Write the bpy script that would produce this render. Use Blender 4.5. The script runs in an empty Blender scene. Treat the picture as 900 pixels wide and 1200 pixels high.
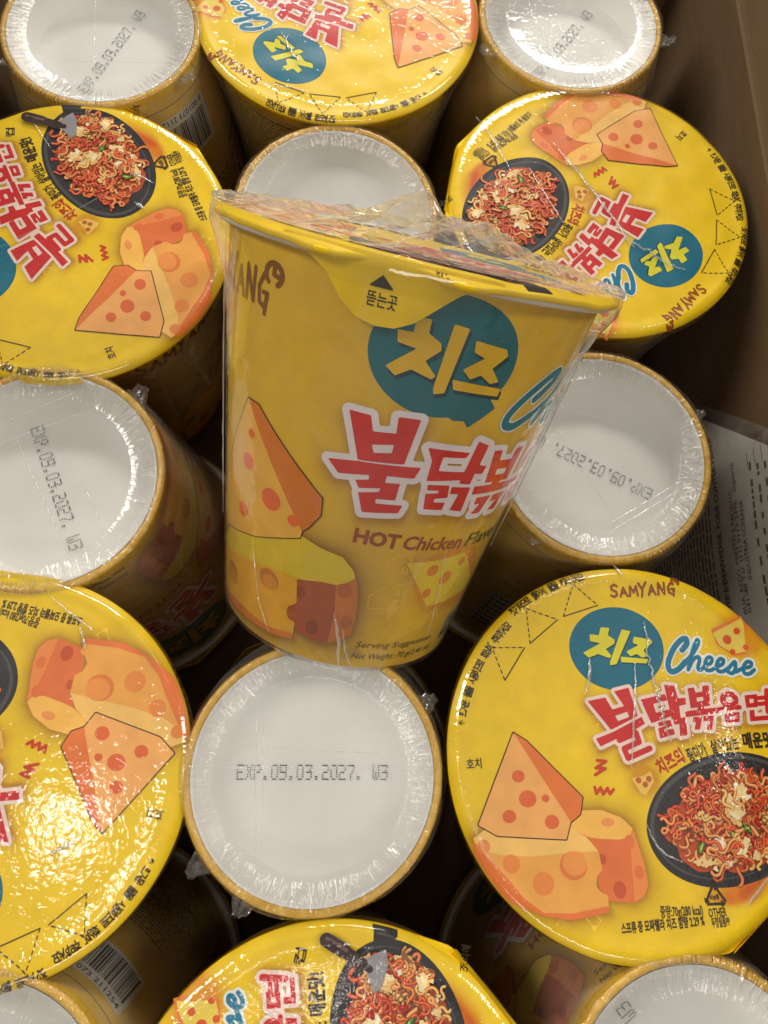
import bpy, math, random
import numpy as np
from mathutils import Matrix, Vector
random.seed(7); rng = np.random.default_rng(7)
SC = bpy.context.scene; COL = SC.collection
# ------------------------------------------------------------------ camera
DOWN = np.array([-60, -250, -866.0]); DOWN /= np.linalg.norm(DOWN)
UPC = -DOWN
CX = np.array([1.0, 0, 0]); CX -= CX.dot(UPC) * UPC; CX /= np.linalg.norm(CX)
R = np.array([CX, np.cross(UPC, CX), UPC])
CAMH = 0.192
cam_d = bpy.data.cameras.new('camera'); cam = bpy.data.objects.new('camera', cam_d); COL.objects.link(cam)
m = Matrix([list(R[0]) + [0], list(R[1]) + [0], list(R[2]) + [CAMH], [0, 0, 0, 1]])
cam.matrix_world = m
cam_d.sensor_fit = 'VERTICAL'; cam_d.sensor_height = 36; cam_d.lens = 36 * 866 / 1200
cam_d.clip_start = 0.005; cam_d.clip_end = 50
SC.camera = cam
# ------------------------------------------------------------------ light
SC.view_settings.view_transform = 'Standard'; SC.view_settings.look = 'None'
SC.view_settings.exposure = 0.0; SC.view_settings.gamma = 1.0; SC.view_settings.use_curve_mapping = False
W = bpy.data.worlds.new('World'); SC.world = W; W.use_nodes = True
W.node_tree.nodes['Background'].inputs[0].default_value = (1.0, 0.93, 0.84, 1)
W.node_tree.nodes['Background'].inputs[1].default_value = 0.19
def area(name, loc, sx, sy, power, col=(1, 0.95, 0.88), tgt=(0, 0.06, 0)):
    l = bpy.data.lights.new(name, 'AREA'); l.shape = 'RECTANGLE'; l.size = sx; l.size_y = sy
    l.energy = power; l.color = col
    o = bpy.data.objects.new(name, l); COL.objects.link(o); o.location = loc
    o.rotation_euler = (Vector(tgt) - Vector(loc)).to_track_quat('-Z', 'Y').to_euler()
    return o
area('ceiling_or_added_lamp', (-0.66, -0.24, 1.85), 0.12, 0.09, 0.8)
area('ceiling_or_added_lamp', (1.12, -0.02, 1.75), 0.12, 0.08, 0.55)
area('ceiling_or_added_lamp', (0.30, 3.30, 1.95), 1.6, 0.35, 78.0)
area('ceiling_or_added_lamp', (-2.50, 1.10, 2.10), 0.5, 2.2, 66.0)
area('ceiling_or_added_lamp', (2.60, 0.60, 2.10), 0.5, 2.2, 50.0)  # side fill, added to brighten the cups from the right
area('ceiling_or_added_lamp', (0.0, -2.70, 2.30), 2.2, 0.5, 22.0)  # front fill, added to light the loose cup's face and the gaps
area('ceiling_or_added_lamp', (0.50, 1.02, 2.05), 0.5, 0.035, 0.8)  # thin strip added for glint streaks on the film
area('ceiling_or_added_lamp', (-0.15, -0.62, 2.0), 0.45, 0.03, 0.55)  # second thin strip, added for sparkle on the film
area('added_fill_panel', (0.0, 0.3, 2.3), 2.6, 2.6, 5.0)  # weak overhead fill, added to lift the recessed white bases
cy = SC.cycles
cy.max_bounces = 8; cy.transparent_max_bounces = 24; cy.diffuse_bounces = 4; cy.glossy_bounces = 3
cy.use_denoising = True; cy.sample_clamp_indirect = 4; cy.caustics_reflective = False; cy.caustics_refractive = False

# ------------------------------------------------------------------ sizes (metres)
RL = 0.0479; RR = 0.0466; RW = 0.0446; RB = 0.0318; HC = 0.0985
def wallr(z): return RB + (RW - RB) * z / HC
def ground(px, py, z=0.0):
    d = R @ np.array([px - 450, 600 - py, -866.0]); t = (CAMH - z) / -d[2]
    return d * t + np.array([0, 0, CAMH])
# ------------------------------------------------------------------ materials
def lin(c):
    if isinstance(c, str): c = tuple(int(c[i:i + 2], 16) for i in (0, 2, 4))
    return tuple((v / 255 / 12.92 if v / 255 <= 0.04045 else ((v / 255 + 0.055) / 1.055) ** 2.4) for v in c)
class NT:
    def __init__(s, name):
        s.m = bpy.data.materials.new(name); s.m.use_nodes = True; s.t = s.m.node_tree; s.t.nodes.clear()
        s.out = s.n('ShaderNodeOutputMaterial')
    def n(s, typ, **kw):
        nd = s.t.nodes.new(typ)
        for k, v in kw.items():
            if k.startswith('_'):
                nd.inputs[k[1:].replace('_', ' ')].default_value = v
            else: setattr(nd, k, v)
        return nd
    def l(s, a, b): s.t.links.new(a, b)
    def math(s, op, a, b=None, c=None):
        nd = s.n('ShaderNodeMath', operation=op)
        for i, v in enumerate((a, b, c)):
            if v is None: continue
            if hasattr(v, 'is_output') or hasattr(v, 'links'): s.l(v, nd.inputs[i])
            else: nd.inputs[i].default_value = v
        return nd.outputs[0]
def principled(nt, base, rough=0.5, **kw):
    p = nt.n('ShaderNodeBsdfPrincipled')
    if hasattr(base, 'links'): nt.l(base, p.inputs['Base Color'])
    else: p.inputs['Base Color'].default_value = (*base, 1)
    p.inputs['Roughness'].default_value = rough
    for k, v in kw.items(): p.inputs[k.replace('_', ' ')].default_value = v
    nt.l(p.outputs[0], nt.out.inputs[0]); return p
def mat_print(name, rough, bump, coat=0.0, spec=0.5, scale=1.0):
    nt = NT(name); a = nt.n('ShaderNodeAttribute', attribute_name='Col')
    tc = nt.n('ShaderNodeTexCoord')
    nz = nt.n('ShaderNodeTexNoise', _Scale=160.0 * scale, _Detail=3.0); nt.l(tc.outputs['Object'], nz.inputs['Vector'])
    nz2 = nt.n('ShaderNodeTexNoise', _Scale=2500.0, _Detail=2.0); nt.l(tc.outputs['Object'], nz2.inputs['Vector'])
    mr = nt.n('ShaderNodeMapRange'); nt.l(nz.outputs[0], mr.inputs[0])
    mr.inputs[1].default_value = 0.3; mr.inputs[2].default_value = 0.7; mr.inputs[3].default_value = 0.93; mr.inputs[4].default_value = 1.05
    mx = nt.n('ShaderNodeVectorMath', operation='SCALE'); nt.l(a.outputs['Color'], mx.inputs[0]); nt.l(mr.outputs[0], mx.inputs['Scale'])
    p = principled(nt, mx.outputs[0], rough); p.inputs['Coat Weight'].default_value = coat; p.inputs['Coat Roughness'].default_value = 0.15
    p.inputs['Specular IOR Level'].default_value = spec
    b = nt.n('ShaderNodeBump', _Strength=bump, _Distance=0.0006); nt.l(nz.outputs[0], b.inputs['Height'])
    b2 = nt.n('ShaderNodeBump', _Strength=bump * 0.5, _Distance=0.00008); nt.l(nz2.outputs[0], b2.inputs['Height'])
    nt.l(b.outputs[0], b2.inputs['Normal']); nt.l(b2.outputs[0], p.inputs['Normal'])
    return nt.m
M = {}
M['foil'] = mat_print('printed_foil', 0.4, 0.15, 0.0, 0.3)
M['paper'] = mat_print('printed_paper', 0.48, 0.12, 0.05, 0.35)
def mat_white():
    nt = NT('white_board'); tc = nt.n('ShaderNodeTexCoord')
    nz = nt.n('ShaderNodeTexNoise', _Scale=700.0, _Detail=4.0); nt.l(tc.outputs['Object'], nz.inputs['Vector'])
    nz2 = nt.n('ShaderNodeTexNoise', _Scale=60.0, _Detail=3.0); nt.l(tc.outputs['Object'], nz2.inputs['Vector'])
    cr = nt.n('ShaderNodeValToRGB'); nt.l(nz2.outputs[0], cr.inputs[0])
    cr.color_ramp.elements[0].position = 0.3; cr.color_ramp.elements[1].position = 0.7
    cr.color_ramp.elements[0].color = (0.80, 0.79, 0.745, 1); cr.color_ramp.elements[1].color = (0.87, 0.86, 0.82, 1)
    p = principled(nt, cr.outputs[0], 0.6)
    b = nt.n('ShaderNodeBump', _Strength=0.25, _Distance=0.0002); nt.l(nz.outputs[0], b.inputs['Height']); nt.l(b.outputs[0], p.inputs['Normal'])
    return nt.m
M['white'] = mat_white()
def mat_edge():
    nt = NT('golden_board_edge'); tc = nt.n('ShaderNodeTexCoord')
    nz = nt.n('ShaderNodeTexNoise', _Scale=400.0, _Detail=4.0); nt.l(tc.outputs['Object'], nz.inputs['Vector'])
    cr = nt.n('ShaderNodeValToRGB'); nt.l(nz.outputs[0], cr.inputs[0])
    cr.color_ramp.elements[0].position = 0.3; cr.color_ramp.elements[1].position = 0.72
    cr.color_ramp.elements[0].color = (*lin((214, 162, 48)), 1); cr.color_ramp.elements[1].color = (*lin((236, 190, 74)), 1)
    p = principled(nt, cr.outputs[0], 0.42)
    b = nt.n('ShaderNodeBump', _Strength=0.3, _Distance=0.0003); nt.l(nz.outputs[0], b.inputs['Height']); nt.l(b.outputs[0], p.inputs['Normal'])
    return nt.m
M['edge'] = mat_edge()
def mat_plain(name, col, rough=0.5):
    nt = NT(name); tc = nt.n('ShaderNodeTexCoord')
    nz = nt.n('ShaderNodeTexNoise', _Scale=500.0, _Detail=3.0); nt.l(tc.outputs['Object'], nz.inputs['Vector'])
    mr = nt.n('ShaderNodeMapRange'); nt.l(nz.outputs[0], mr.inputs[0]); mr.inputs[3].default_value = 0.7; mr.inputs[4].default_value = 1.3
    rgb = nt.n('ShaderNodeRGB'); rgb.outputs[0].default_value = (*col, 1)
    mx = nt.n('ShaderNodeVectorMath', operation='SCALE'); nt.l(rgb.outputs[0], mx.inputs[0]); nt.l(mr.outputs[0], mx.inputs['Scale'])
    principled(nt, mx.outputs[0], rough); return nt.m
M['ink'] = mat_plain('dotted_ink', lin((50, 48, 50)), 0.6)
def mat_film(name, peel=0.5, peel_scale=900.0, radial=0.0, base=0.02, broad=0.25, rough=0.06, rin=0.020, rout=0.030, tint=0.97, haze=0.0):
    nt = NT(name); tc = nt.n('ShaderNodeTexCoord'); ob = tc.outputs['Object']
    n1 = nt.n('ShaderNodeTexNoise', _Scale=peel_scale, _Detail=2.0, _Distortion=0.6); nt.l(ob, n1.inputs['Vector'])
    n3 = nt.n('ShaderNodeTexNoise', _Scale=70.0, _Detail=2.0, _Distortion=1.2); nt.l(ob, n3.inputs['Vector'])
    h = nt.math('MULTIPLY', n1.outputs[0], peel); h = nt.math('MULTIPLY_ADD', n3.outputs[0], broad * 4, h)
    if radial > 0:
        sp = nt.n('ShaderNodeSeparateXYZ'); nt.l(ob, sp.inputs[0])
        ang = nt.math('ARCTAN2', sp.outputs[1], sp.outputs[0])
        r2 = nt.math('SQRT', nt.math('ADD', nt.math('MULTIPLY', sp.outputs[0], sp.outputs[0]), nt.math('MULTIPLY', sp.outputs[1], sp.outputs[1])))
        cb = nt.n('ShaderNodeCombineXYZ')
        nt.l(nt.math('MULTIPLY', nt.math('COSINE', ang), 30.0), cb.inputs[0]); nt.l(nt.math('MULTIPLY', nt.math('SINE', ang), 30.0), cb.inputs[1]); nt.l(nt.math('MULTIPLY', r2, 130.0), cb.inputs[2])
        nr = nt.n('ShaderNodeTexNoise', _Scale=1.0, _Detail=2.5, _Distortion=0.3); nt.l(cb.outputs[0], nr.inputs['Vector'])
        mk = nt.n('ShaderNodeMapRange', interpolation_type='SMOOTHSTEP'); nt.l(r2, mk.inputs[0])
        mk.inputs[1].default_value = rin; mk.inputs[2].default_value = rout; mk.inputs[3].default_value = 0.0
        h = nt.math('MULTIPLY_ADD', nt.math('MULTIPLY', nr.outputs[0], mk.outputs[0]), radial, h)
    b = nt.n('ShaderNodeBump', _Strength=1.0, _Distance=0.00022); nt.l(h, b.inputs['Height'])
    ge = nt.n('ShaderNodeNewGeometry'); dt = nt.n('ShaderNodeVectorMath', operation='DOT_PRODUCT')
    nt.l(b.outputs[0], dt.inputs[0]); nt.l(ge.outputs['Incoming'], dt.inputs[1])
    x1 = nt.math('SUBTRACT', 1.0, nt.math('ABSOLUTE', dt.outputs['Value']))
    fac = nt.math('MULTIPLY_ADD', nt.math('POWER', x1, 5.0), 0.85, 0.05 + base)
    tr = nt.n('ShaderNodeBsdfTransparent'); tr.inputs[0].default_value = (tint, tint, tint * 0.995, 1)
    gl = nt.n('ShaderNodeBsdfAnisotropic'); gl.inputs['Roughness'].default_value = rough; gl.inputs[0].default_value = (1, 1, 1, 1)
    nt.l(b.outputs[0], gl.inputs['Normal'])
    mx = nt.n('ShaderNodeMixShader'); nt.l(fac, mx.inputs[0]); nt.l(tr.outputs[0], mx.inputs[1]); nt.l(gl.outputs[0], mx.inputs[2])
    last = mx.outputs[0]
    if haze > 0:
        df = nt.n('ShaderNodeBsdfDiffuse'); df.inputs[0].default_value = (.82, .8, .76, 1); nt.l(b.outputs[0], df.inputs['Normal'])
        m2 = nt.n('ShaderNodeMixShader'); nt.l(nt.math('MULTIPLY', n3.outputs[0], haze * 2), m2.inputs[0]); nt.l(last, m2.inputs[1]); nt.l(df.outputs[0], m2.inputs[2]); last = m2.outputs[0]
    nt.l(last, nt.out.inputs[0]); return nt.m
M['film_lid'] = mat_film('shrink_film_over_lid', peel=0.32, peel_scale=620, radial=0.7, rin=0.040, rout=0.047, broad=0.14)
M['film_base'] = mat_film('shrink_film_over_base', peel=0.12, radial=11.0, rin=0.0225, rout=0.0295, broad=0.12, haze=0.02, base=0.035)
M['film_side'] = mat_film('shrink_film_on_wall', peel=0.15, peel_scale=300, broad=0.6, base=0.015, haze=0.03)
M['film_gap_shade'] = mat_film('shrink_film_gap_shade', peel=0.15, peel_scale=300, broad=0.9, base=0.03, haze=0.09, tint=0.88)  # grey tint puts the shade between cups into the film colour
M['fold'] = mat_film('film_fold_highlight', peel=0.5, peel_scale=500, broad=0.8, base=0.22, rough=0.15, tint=0.93, haze=0.22)  # milky haze in the colour stands in for highlights on folds
M['crumple'] = mat_film('crumpled_film', peel=0.6, peel_scale=350, broad=1.5, base=0.07, rough=0.12, tint=0.94, haze=0.10)
def mat_card(name, c0, c1):
    nt = NT(name); tc = nt.n('ShaderNodeTexCoord')
    mp = nt.n('ShaderNodeMapping'); mp.inputs['Scale'].default_value = (1, 0.25, 1); nt.l(tc.outputs['Object'], mp.inputs[0])
    nz = nt.n('ShaderNodeTexNoise', _Scale=300.0, _Detail=6.0); nt.l(mp.outputs[0], nz.inputs['Vector'])
    cr = nt.n('ShaderNodeValToRGB'); nt.l(nz.outputs[0], cr.inputs[0]); cr.color_ramp.elements[0].position = 0.3; cr.color_ramp.elements[1].position = 0.7
    cr.color_ramp.elements[0].color = (*lin(c0), 1); cr.color_ramp.elements[1].color = (*lin(c1), 1)
    p = principled(nt, cr.outputs[0], 0.85)
    wv = nt.n('ShaderNodeTexWave', _Scale=110.0, _Distortion=0.3); wv.bands_direction = 'Y'; nt.l(tc.outputs['Object'], wv.inputs['Vector'])
    ad = nt.math('MULTIPLY_ADD', wv.outputs['Fac'], 0.25, nz.outputs[0])
    b = nt.n('ShaderNodeBump', _Strength=0.35, _Distance=0.0004); nt.l(ad, b.inputs['Height']); nt.l(b.outputs[0], p.inputs['Normal'])
    return nt.m
M['card'] = mat_card('brown_cardboard', (96, 74, 46), (104, 80, 51))

# ------------------------------------------------------------------ object helpers
def tag(o, label=None, cat=None, group=None, kind=None):
    if label: o['label'] = label
    if cat: o['category'] = cat
    if group: o['group'] = group
    if kind: o['kind'] = kind
    return o
def mesh(name, V, F, smooth=True, cols=None, corner=None):
    me = bpy.data.meshes.new(name); me.from_pydata([tuple(v) for v in V], [], [tuple(f) for f in F]); me.update()
    if smooth: me.polygons.foreach_set('use_smooth', [True] * len(me.polygons))
    if cols is not None:      # per vertex
        a = me.color_attributes.new('Col', 'FLOAT_COLOR', 'POINT')
        c = np.ones((len(V), 4)); c[:, :3] = cols; a.data.foreach_set('color', c.ravel())
    if corner is not None:    # per face
        a = me.color_attributes.new('Col', 'FLOAT_COLOR', 'CORNER')
        c = np.concatenate([np.repeat([[*corner[i], 1.0]], len(f), 0) for i, f in enumerate(F)]) if len(F) else np.zeros((0, 4))
        a.data.foreach_set('color', c.ravel())
    return me
def obj(name, me, mat, parent=None):
    o = bpy.data.objects.new(name, me); COL.objects.link(o)
    if mat and not me.materials: me.materials.append(mat)
    if parent: o.parent = parent
    return o
def revolve(name, prof, n=128, closed=False):
    V = []; F = []; k = len(prof)
    for i in range(n):
        a = 2 * math.pi * i / n; c, s = math.cos(a), math.sin(a)
        V += [(r * s, -r * c, z) for r, z in prof]
    for i in range(n):
        j = (i + 1) % n
        for q in range(k - 1 if not closed else k):
            q2 = (q + 1) % k
            F.append((i * k + q, j * k + q, j * k + q2, i * k + q2))
    return V, F

# ------------------------------------------------------------------ printed artwork: flat shapes cut by signed distance
def sd_poly(P, X, Y):
    P = np.asarray(P, float); d = np.full(X.shape, 1e9); s = np.ones(X.shape); n = len(P)
    for i in range(n):
        ax, ay = P[i]; bx, by = P[i - 1]; ex, ey = bx - ax, by - ay; wx, wy = X - ax, Y - ay
        t = np.clip((wx * ex + wy * ey) / (ex * ex + ey * ey + 1e-12), 0, 1)
        d = np.minimum(d, (wx - ex * t) ** 2 + (wy - ey * t) ** 2)
        c1 = Y >= ay; c2 = Y < by; c3 = ex * wy > ey * wx
        fl = (c1 & c2 & c3) | (~c1 & ~c2 & ~c3); s[fl] *= -1
    return s * np.sqrt(d)
def sd_line(P, w, X, Y):
    d = np.full(X.shape, 1e9)
    for (ax, ay), (bx, by) in zip(P[:-1], P[1:]):
        ex, ey = bx - ax, by - ay; wx, wy = X - ax, Y - ay
        t = np.clip((wx * ex + wy * ey) / (ex * ex + ey * ey + 1e-12), 0, 1)
        d = np.minimum(d, (wx - ex * t) ** 2 + (wy - ey * t) ** 2)
    return np.sqrt(d) - w / 2
def sd_ell(c, rx, ry, rot, X, Y):
    ca, sa = math.cos(rot), math.sin(rot); x = (X - c[0]) * ca + (Y - c[1]) * sa; y = -(X - c[0]) * sa + (Y - c[1]) * ca
    k = np.sqrt((x / rx) ** 2 + (y / ry) ** 2); k2 = np.sqrt((x / rx ** 2) ** 2 + (y / ry ** 2) ** 2)
    return np.where(k2 > 1e-9, k * (k - 1) / np.maximum(k2, 1e-9), -min(rx, ry))
def prim_sd(p, X, Y):
    if p[0] == 'p': return sd_poly(p[1], X, Y)
    if p[0] == 's': return sd_line(p[1], p[2], X, Y)
    if p[0] == 'e': return sd_ell(p[1], p[2], p[3], p[4] if len(p) > 4 else 0.0, X, Y)
def prim_pts(p):
    if p[0] == 'e':
        r = max(p[2], p[3]); return [(p[1][0] - r, p[1][1] - r), (p[1][0] + r, p[1][1] + r)]
    return list(p[1])
def shape_sd(prims, X, Y):
    D = np.full(X.shape, 1e9)
    for p in prims:
        if p[0] == 'hole': D = np.maximum(D, -prim_sd(p[1], X, Y))
        elif p[0] == 'clip': D = np.maximum(D, prim_sd(p[1], X, Y))
        else: D = np.minimum(D, prim_sd(p, X, Y))
    return D
LAYER = 0.036   # mm between layers of print
class Art:
    def __init__(s, fmap): s.V = []; s.F = []; s.C = []; s.map = fmap
    def add(s, V2, F, col, layer):
        b = len(s.V); s.V += [(x, y, layer * LAYER) for x, y in V2]; s.F += [tuple(b + i for i in f) for f in F]
        s.C += ([col] * len(F))
    def shape(s, prims, col, layer, grow=0.0, step=0.3, run=4):
        col = lin(col)
        pts = [q for p in prims if p[0] not in ('hole', 'clip') for q in prim_pts(p)]
        w = max([p[2] for p in prims if p[0] == 's'] + [0]) / 2 + grow + 2 * step
        x0, y0 = min(q[0] for q in pts) - w, min(q[1] for q in pts) - w; x1, y1 = max(q[0] for q in pts) + w, max(q[1] for q in pts) + w
        nx, ny = int((x1 - x0) / step) + 2, int((y1 - y0) / step) + 2
        xs = x0 + np.arange(nx) * step; ys = y0 + np.arange(ny) * step; X, Y = np.meshgrid(xs, ys)
        D = shape_sd(prims, X, Y) - grow
        D[np.abs(D) < 1e-6] = 1e-6
        ins = D < 0; V = []; F = []; cor = {}
        def cv(i, j):
            k = (i, j)
            if k not in cor: cor[k] = len(V); V.append((xs[i], ys[j]))
            return cor[k]
        edges = {}
        def ev(i0, j0, i1, j1):
            k = (i0, j0, i1, j1) if (i0, j0) < (i1, j1) else (i1, j1, i0, j0)
            if k not in edges:
                a, b = D[k[1], k[0]], D[k[3], k[2]]; t = a / (a - b)
                edges[k] = len(V); V.append((xs[k[0]] + (xs[k[2]] - xs[k[0]]) * t, ys[k[1]] + (ys[k[3]] - ys[k[1]]) * t))
            return edges[k]
        cnt = ins[:-1, :-1].astype(int) + ins[1:, :-1] + ins[:-1, 1:] + ins[1:, 1:]
        for j in range(ny - 1):
            row = cnt[j]; i = 0
            nz = np.nonzero(row)[0]
            if not len(nz): continue
            i = int(nz[0]); end = int(nz[-1]) + 1
            while i < end:
                if row[i] == 4:
                    k = i
                    while k < end and row[k] == 4 and k - i < run: k += 1
                    F.append((cv(i, j), cv(k, j), cv(k, j + 1), cv(i, j + 1))); i = k; continue
                if row[i] > 0:
                    q = [(i, j), (i + 1, j), (i + 1, j + 1), (i, j + 1)]; f = []
                    for a in range(4):
                        c, d = q[a], q[(a + 1) % 4]; ic, idd = ins[c[1], c[0]], ins[d[1], d[0]]
                        if ic: f.append(cv(*c))
                        if ic != idd: f.append(ev(*c, *d))
                    if len(f) > 2: F.append(tuple(f))
                i += 1
        s.add(V, F, col, layer); return s
    def build(s, name, mat, parent):
        stuff = 'print' in name and 'picture' not in name
        V = np.array(s.V); P = s.map(V[:, 0], V[:, 1], V[:, 2])
        me = mesh(name, P, s.F, smooth=False, corner=s.C)
        o = obj(name, me, mat, parent)
        if stuff: o['kind'] = 'stuff'
        return o
_tc = {}
def text_mesh(body, bold=0.0):
    k = (body, bold)
    if k not in _tc:
        c = bpy.data.curves.new('t', 'FONT'); c.body = body; c.offset = bold; c.resolution_u = 2; c.fill_mode = 'BOTH'
        o = bpy.data.objects.new('t', c); COL.objects.link(o)
        me = o.to_mesh(); V = np.array([v.co[:2] for v in me.vertices]); F = [tuple(p.vertices) for p in me.polygons]
        o.to_mesh_clear(); bpy.data.objects.remove(o); bpy.data.curves.remove(c)
        if len(V) == 0: V = np.zeros((1, 2))
        _tc[k] = (V, F)
    return _tc[k]
def put_text(art, body, p0, p1, height, col, layer=3, bold=0.0, slant=0.0):
    """body runs from p0 to p1 along the baseline; height = cap height in mm"""
    V, F = text_mesh(body, bold); x0, x1 = V[:, 0].min(), V[:, 0].max()
    L = math.hypot(p1[0] - p0[0], p1[1] - p0[1]); sx = L / (x1 - x0); sy = height / 0.70
    X = (V[:, 0] - x0) * sx; Y = V[:, 1] * sy; X = X + Y * slant
    ux, uy = (p1[0] - p0[0]) / L, (p1[1] - p0[1]) / L
    art.add(list(zip(p0[0] + X * ux - Y * uy, p0[1] + X * uy + Y * ux)), F, lin(col), layer)
def arc_text(art, body, c, r, a0, a1, height, col, layer=3, bold=0.0, narrow=0.9):
    """letters set one by one round a circle, tops outwards, from angle a0 to a1 (degrees)"""
    n = len(body)
    for i, ch in enumerate(body):
        if ch == ' ': continue
        a = math.radians(a0 + (a1 - a0) * (i + 0.5) / n); V, F = text_mesh(ch, bold)
        sx = height / 0.70 * narrow; sy = height / 0.70; X = (V[:, 0] - (V[:, 0].min() + V[:, 0].max()) / 2) * sx; Y = V[:, 1] * sy
        ox, oy = math.cos(a), math.sin(a); tx, ty = (oy, -ox) if a1 < a0 else (-oy, ox)
        s = 1 if a1 < a0 else -1
        art.add(list(zip(c[0] + (r + s * Y) * ox + X * tx, c[1] + (r + s * Y) * oy + X * ty)), F, lin(col), layer)
LET = {'S': [[(.9, .85), (.6, 1), (.15, .85), (.2, .6), (.75, .42), (.8, .15), (.4, 0), (.05, .15)]], 'A': [[(0, 0), (.45, 1), (.9, 0)], [(.2, .38), (.72, .38)]],
       'M': [[(0, 0), (.1, 1), (.5, .35), (.9, 1), (1.0, 0)]], 'Y': [[(0, 1), (.42, .5), (.95, 1.05)], [(.5, .55), (.3, -.1)]],
       'N': [[(.05, 0), (.1, 1), (.8, .02), (.88, 1.02)]], 'G': [[(.85, .85), (.5, 1), (.1, .6), (.2, .1), (.6, 0), (.8, .2), (.85, .45), (.5, .45)], [(.8, .4), (.72, -.2)]]}
def brand(art, pts, height, w, col, layer=3):
    """hand lettered word along a line of two points, with the small leaf emblem after it"""
    (x0, y0), (x1, y1) = pts; L = math.hypot(x1 - x0, y1 - y0); ux, uy = (x1 - x0) / L, (y1 - y0) / L; n = 7; cw = L / n
    pr = []
    T = lambda lx, ly: (x0 + lx * ux - ly * uy, y0 + lx * uy + ly * ux)
    for i, ch in enumerate('SAMYANG'):
        hh = height * (1.0, .72, .8, 1.0, .78, .95, .9)[i]
        for st in LET[ch]: pr.append(('s', [T(i * cw + px * cw * .82, py * hh) for px, py in st], w))
    art.shape(pr, col, layer, step=0.22)
    c = T(L + .0 * cw, height * 1.0); r = height * .3
    ring = [(c[0] + r * math.cos(a) * ux - r * math.sin(a) * uy, c[1] + r * math.cos(a) * uy + r * math.sin(a) * ux) for a in np.linspace(-1.0, 3.6, 12)]
    art.shape([('s', ring, w * 1.1), ('s', [c, ring[2]], w), ('s', [c, ring[6]], w)], col, layer, step=0.22)
def smooth(P, k=5):
    P = np.array(P, float); Q = np.vstack([2 * P[0] - P[1], P, 2 * P[-1] - P[-2]]); out = []
    for i in range(1, len(Q) - 2):
        for t in np.linspace(0, 1, k, endpoint=False):
            a, b, c, d = Q[i - 1], Q[i], Q[i + 1], Q[i + 2]
            out.append(tuple(.5 * (2 * b + (c - a) * t + (2 * a - 5 * b + 4 * c - d) * t * t + (3 * b - a - 3 * c + d) * t ** 3)))
    out.append(tuple(P[-1])); return out
def A2(f, pts): return [f(*p) for p in pts]

# glyph polygons of the two logo lettering pieces (drawn in their own small frames)
CHI = [[(260,118),(322,130),(308,190),(362,235),(362,265),(290,310),(335,378),(320,390),(232,345),(160,372),(122,330),(262,256),(175,225),(175,172),(245,188)],
       [(425,152),(488,172),(375,450),(330,455),(330,430)],
       [(520,225),(650,263),(655,290),(585,345),(612,402),(578,410),(538,372),(490,390),(462,350),(560,300),(512,272)],
       [(415,395),(620,435),(608,465),(418,436)]]
H5 = lambda X, Y: (380 + X / 3.75, 440 + Y / 3.75)
H6 = lambda X, Y: (420 + X / 3.75, 340 + Y / 3.75)
H7 = lambda X, Y: (250 + X / 4.7368, 560 + Y / 4.7368)
HZ = lambda X, Y: (230 + X / 2.195, 500 + Y / 2.195)
E1 = lambda X, Y: (660 + X / 3.75, 660 + Y / 3.75)
E4 = lambda X, Y: (540 + X / 3.75, 920 + Y / 3.75)
E0 = lambda X, Y: (500 + X / 2.25, 640 + Y / 2.25)
E3 = lambda X, Y: (740 + X / 4.6125, 860 + Y / 4.6125)
A8 = lambda X, Y: (X / 3.4615, 100 + Y / 3.4615)
LC = ground(745, 884); LA = ground(78, 275)
def lidE(px, py): q = ground(px, py) - LC; return (q[0] * 1000, q[1] * 1000)
def lidA(px, py):
    q = ground(px, py) - LA; a = math.radians(-112); x, y = q[0] * 1000, q[1] * 1000
    return (x * math.cos(a) - y * math.sin(a), x * math.sin(a) + y * math.cos(a))
# ------------------------------------------------------------------ lid surface
RLM = RL * 1000; TAB = math.radians(-52); TH = math.radians(16)
def lid_r(phi):
    d = abs((phi - TAB + math.pi) % (2 * math.pi) - math.pi); dc = .992
    if d < TH: return RLM * dc / math.cos(d)
    rc = dc / math.cos(TH); ta = math.acos(1 / rc)
    if d < TH + ta: return RLM / math.cos(ta - (d - TH))
    return RLM
def lid_z(x, y):
    r = np.hypot(x, y) / 1000
    z = 0.0003 * np.exp(-((r - 0.0452) / 0.0013) ** 2) - 0.0007 * np.clip((r - 0.0462) / 0.0017, 0, 1.4) ** 2
    z = z + 0.00012 * (np.sin(x * .21 + 1) * np.sin(y * .17) + np.sin(x * .4 - y * .3) * .6 + np.sin(y * .55 + 2) * .4)
    z = z - 0.0004 * np.clip(1 - r / 0.044, 0, 1)
    return z
def lid_map(x, y, off): return np.stack([x / 1000, y / 1000, lid_z(x, y) + off / 1000], 1)
YEL = (244, 204, 20)
def mixc(a, b, t): return a * (1 - t[..., None]) + np.array(b) * t[..., None]
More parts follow.
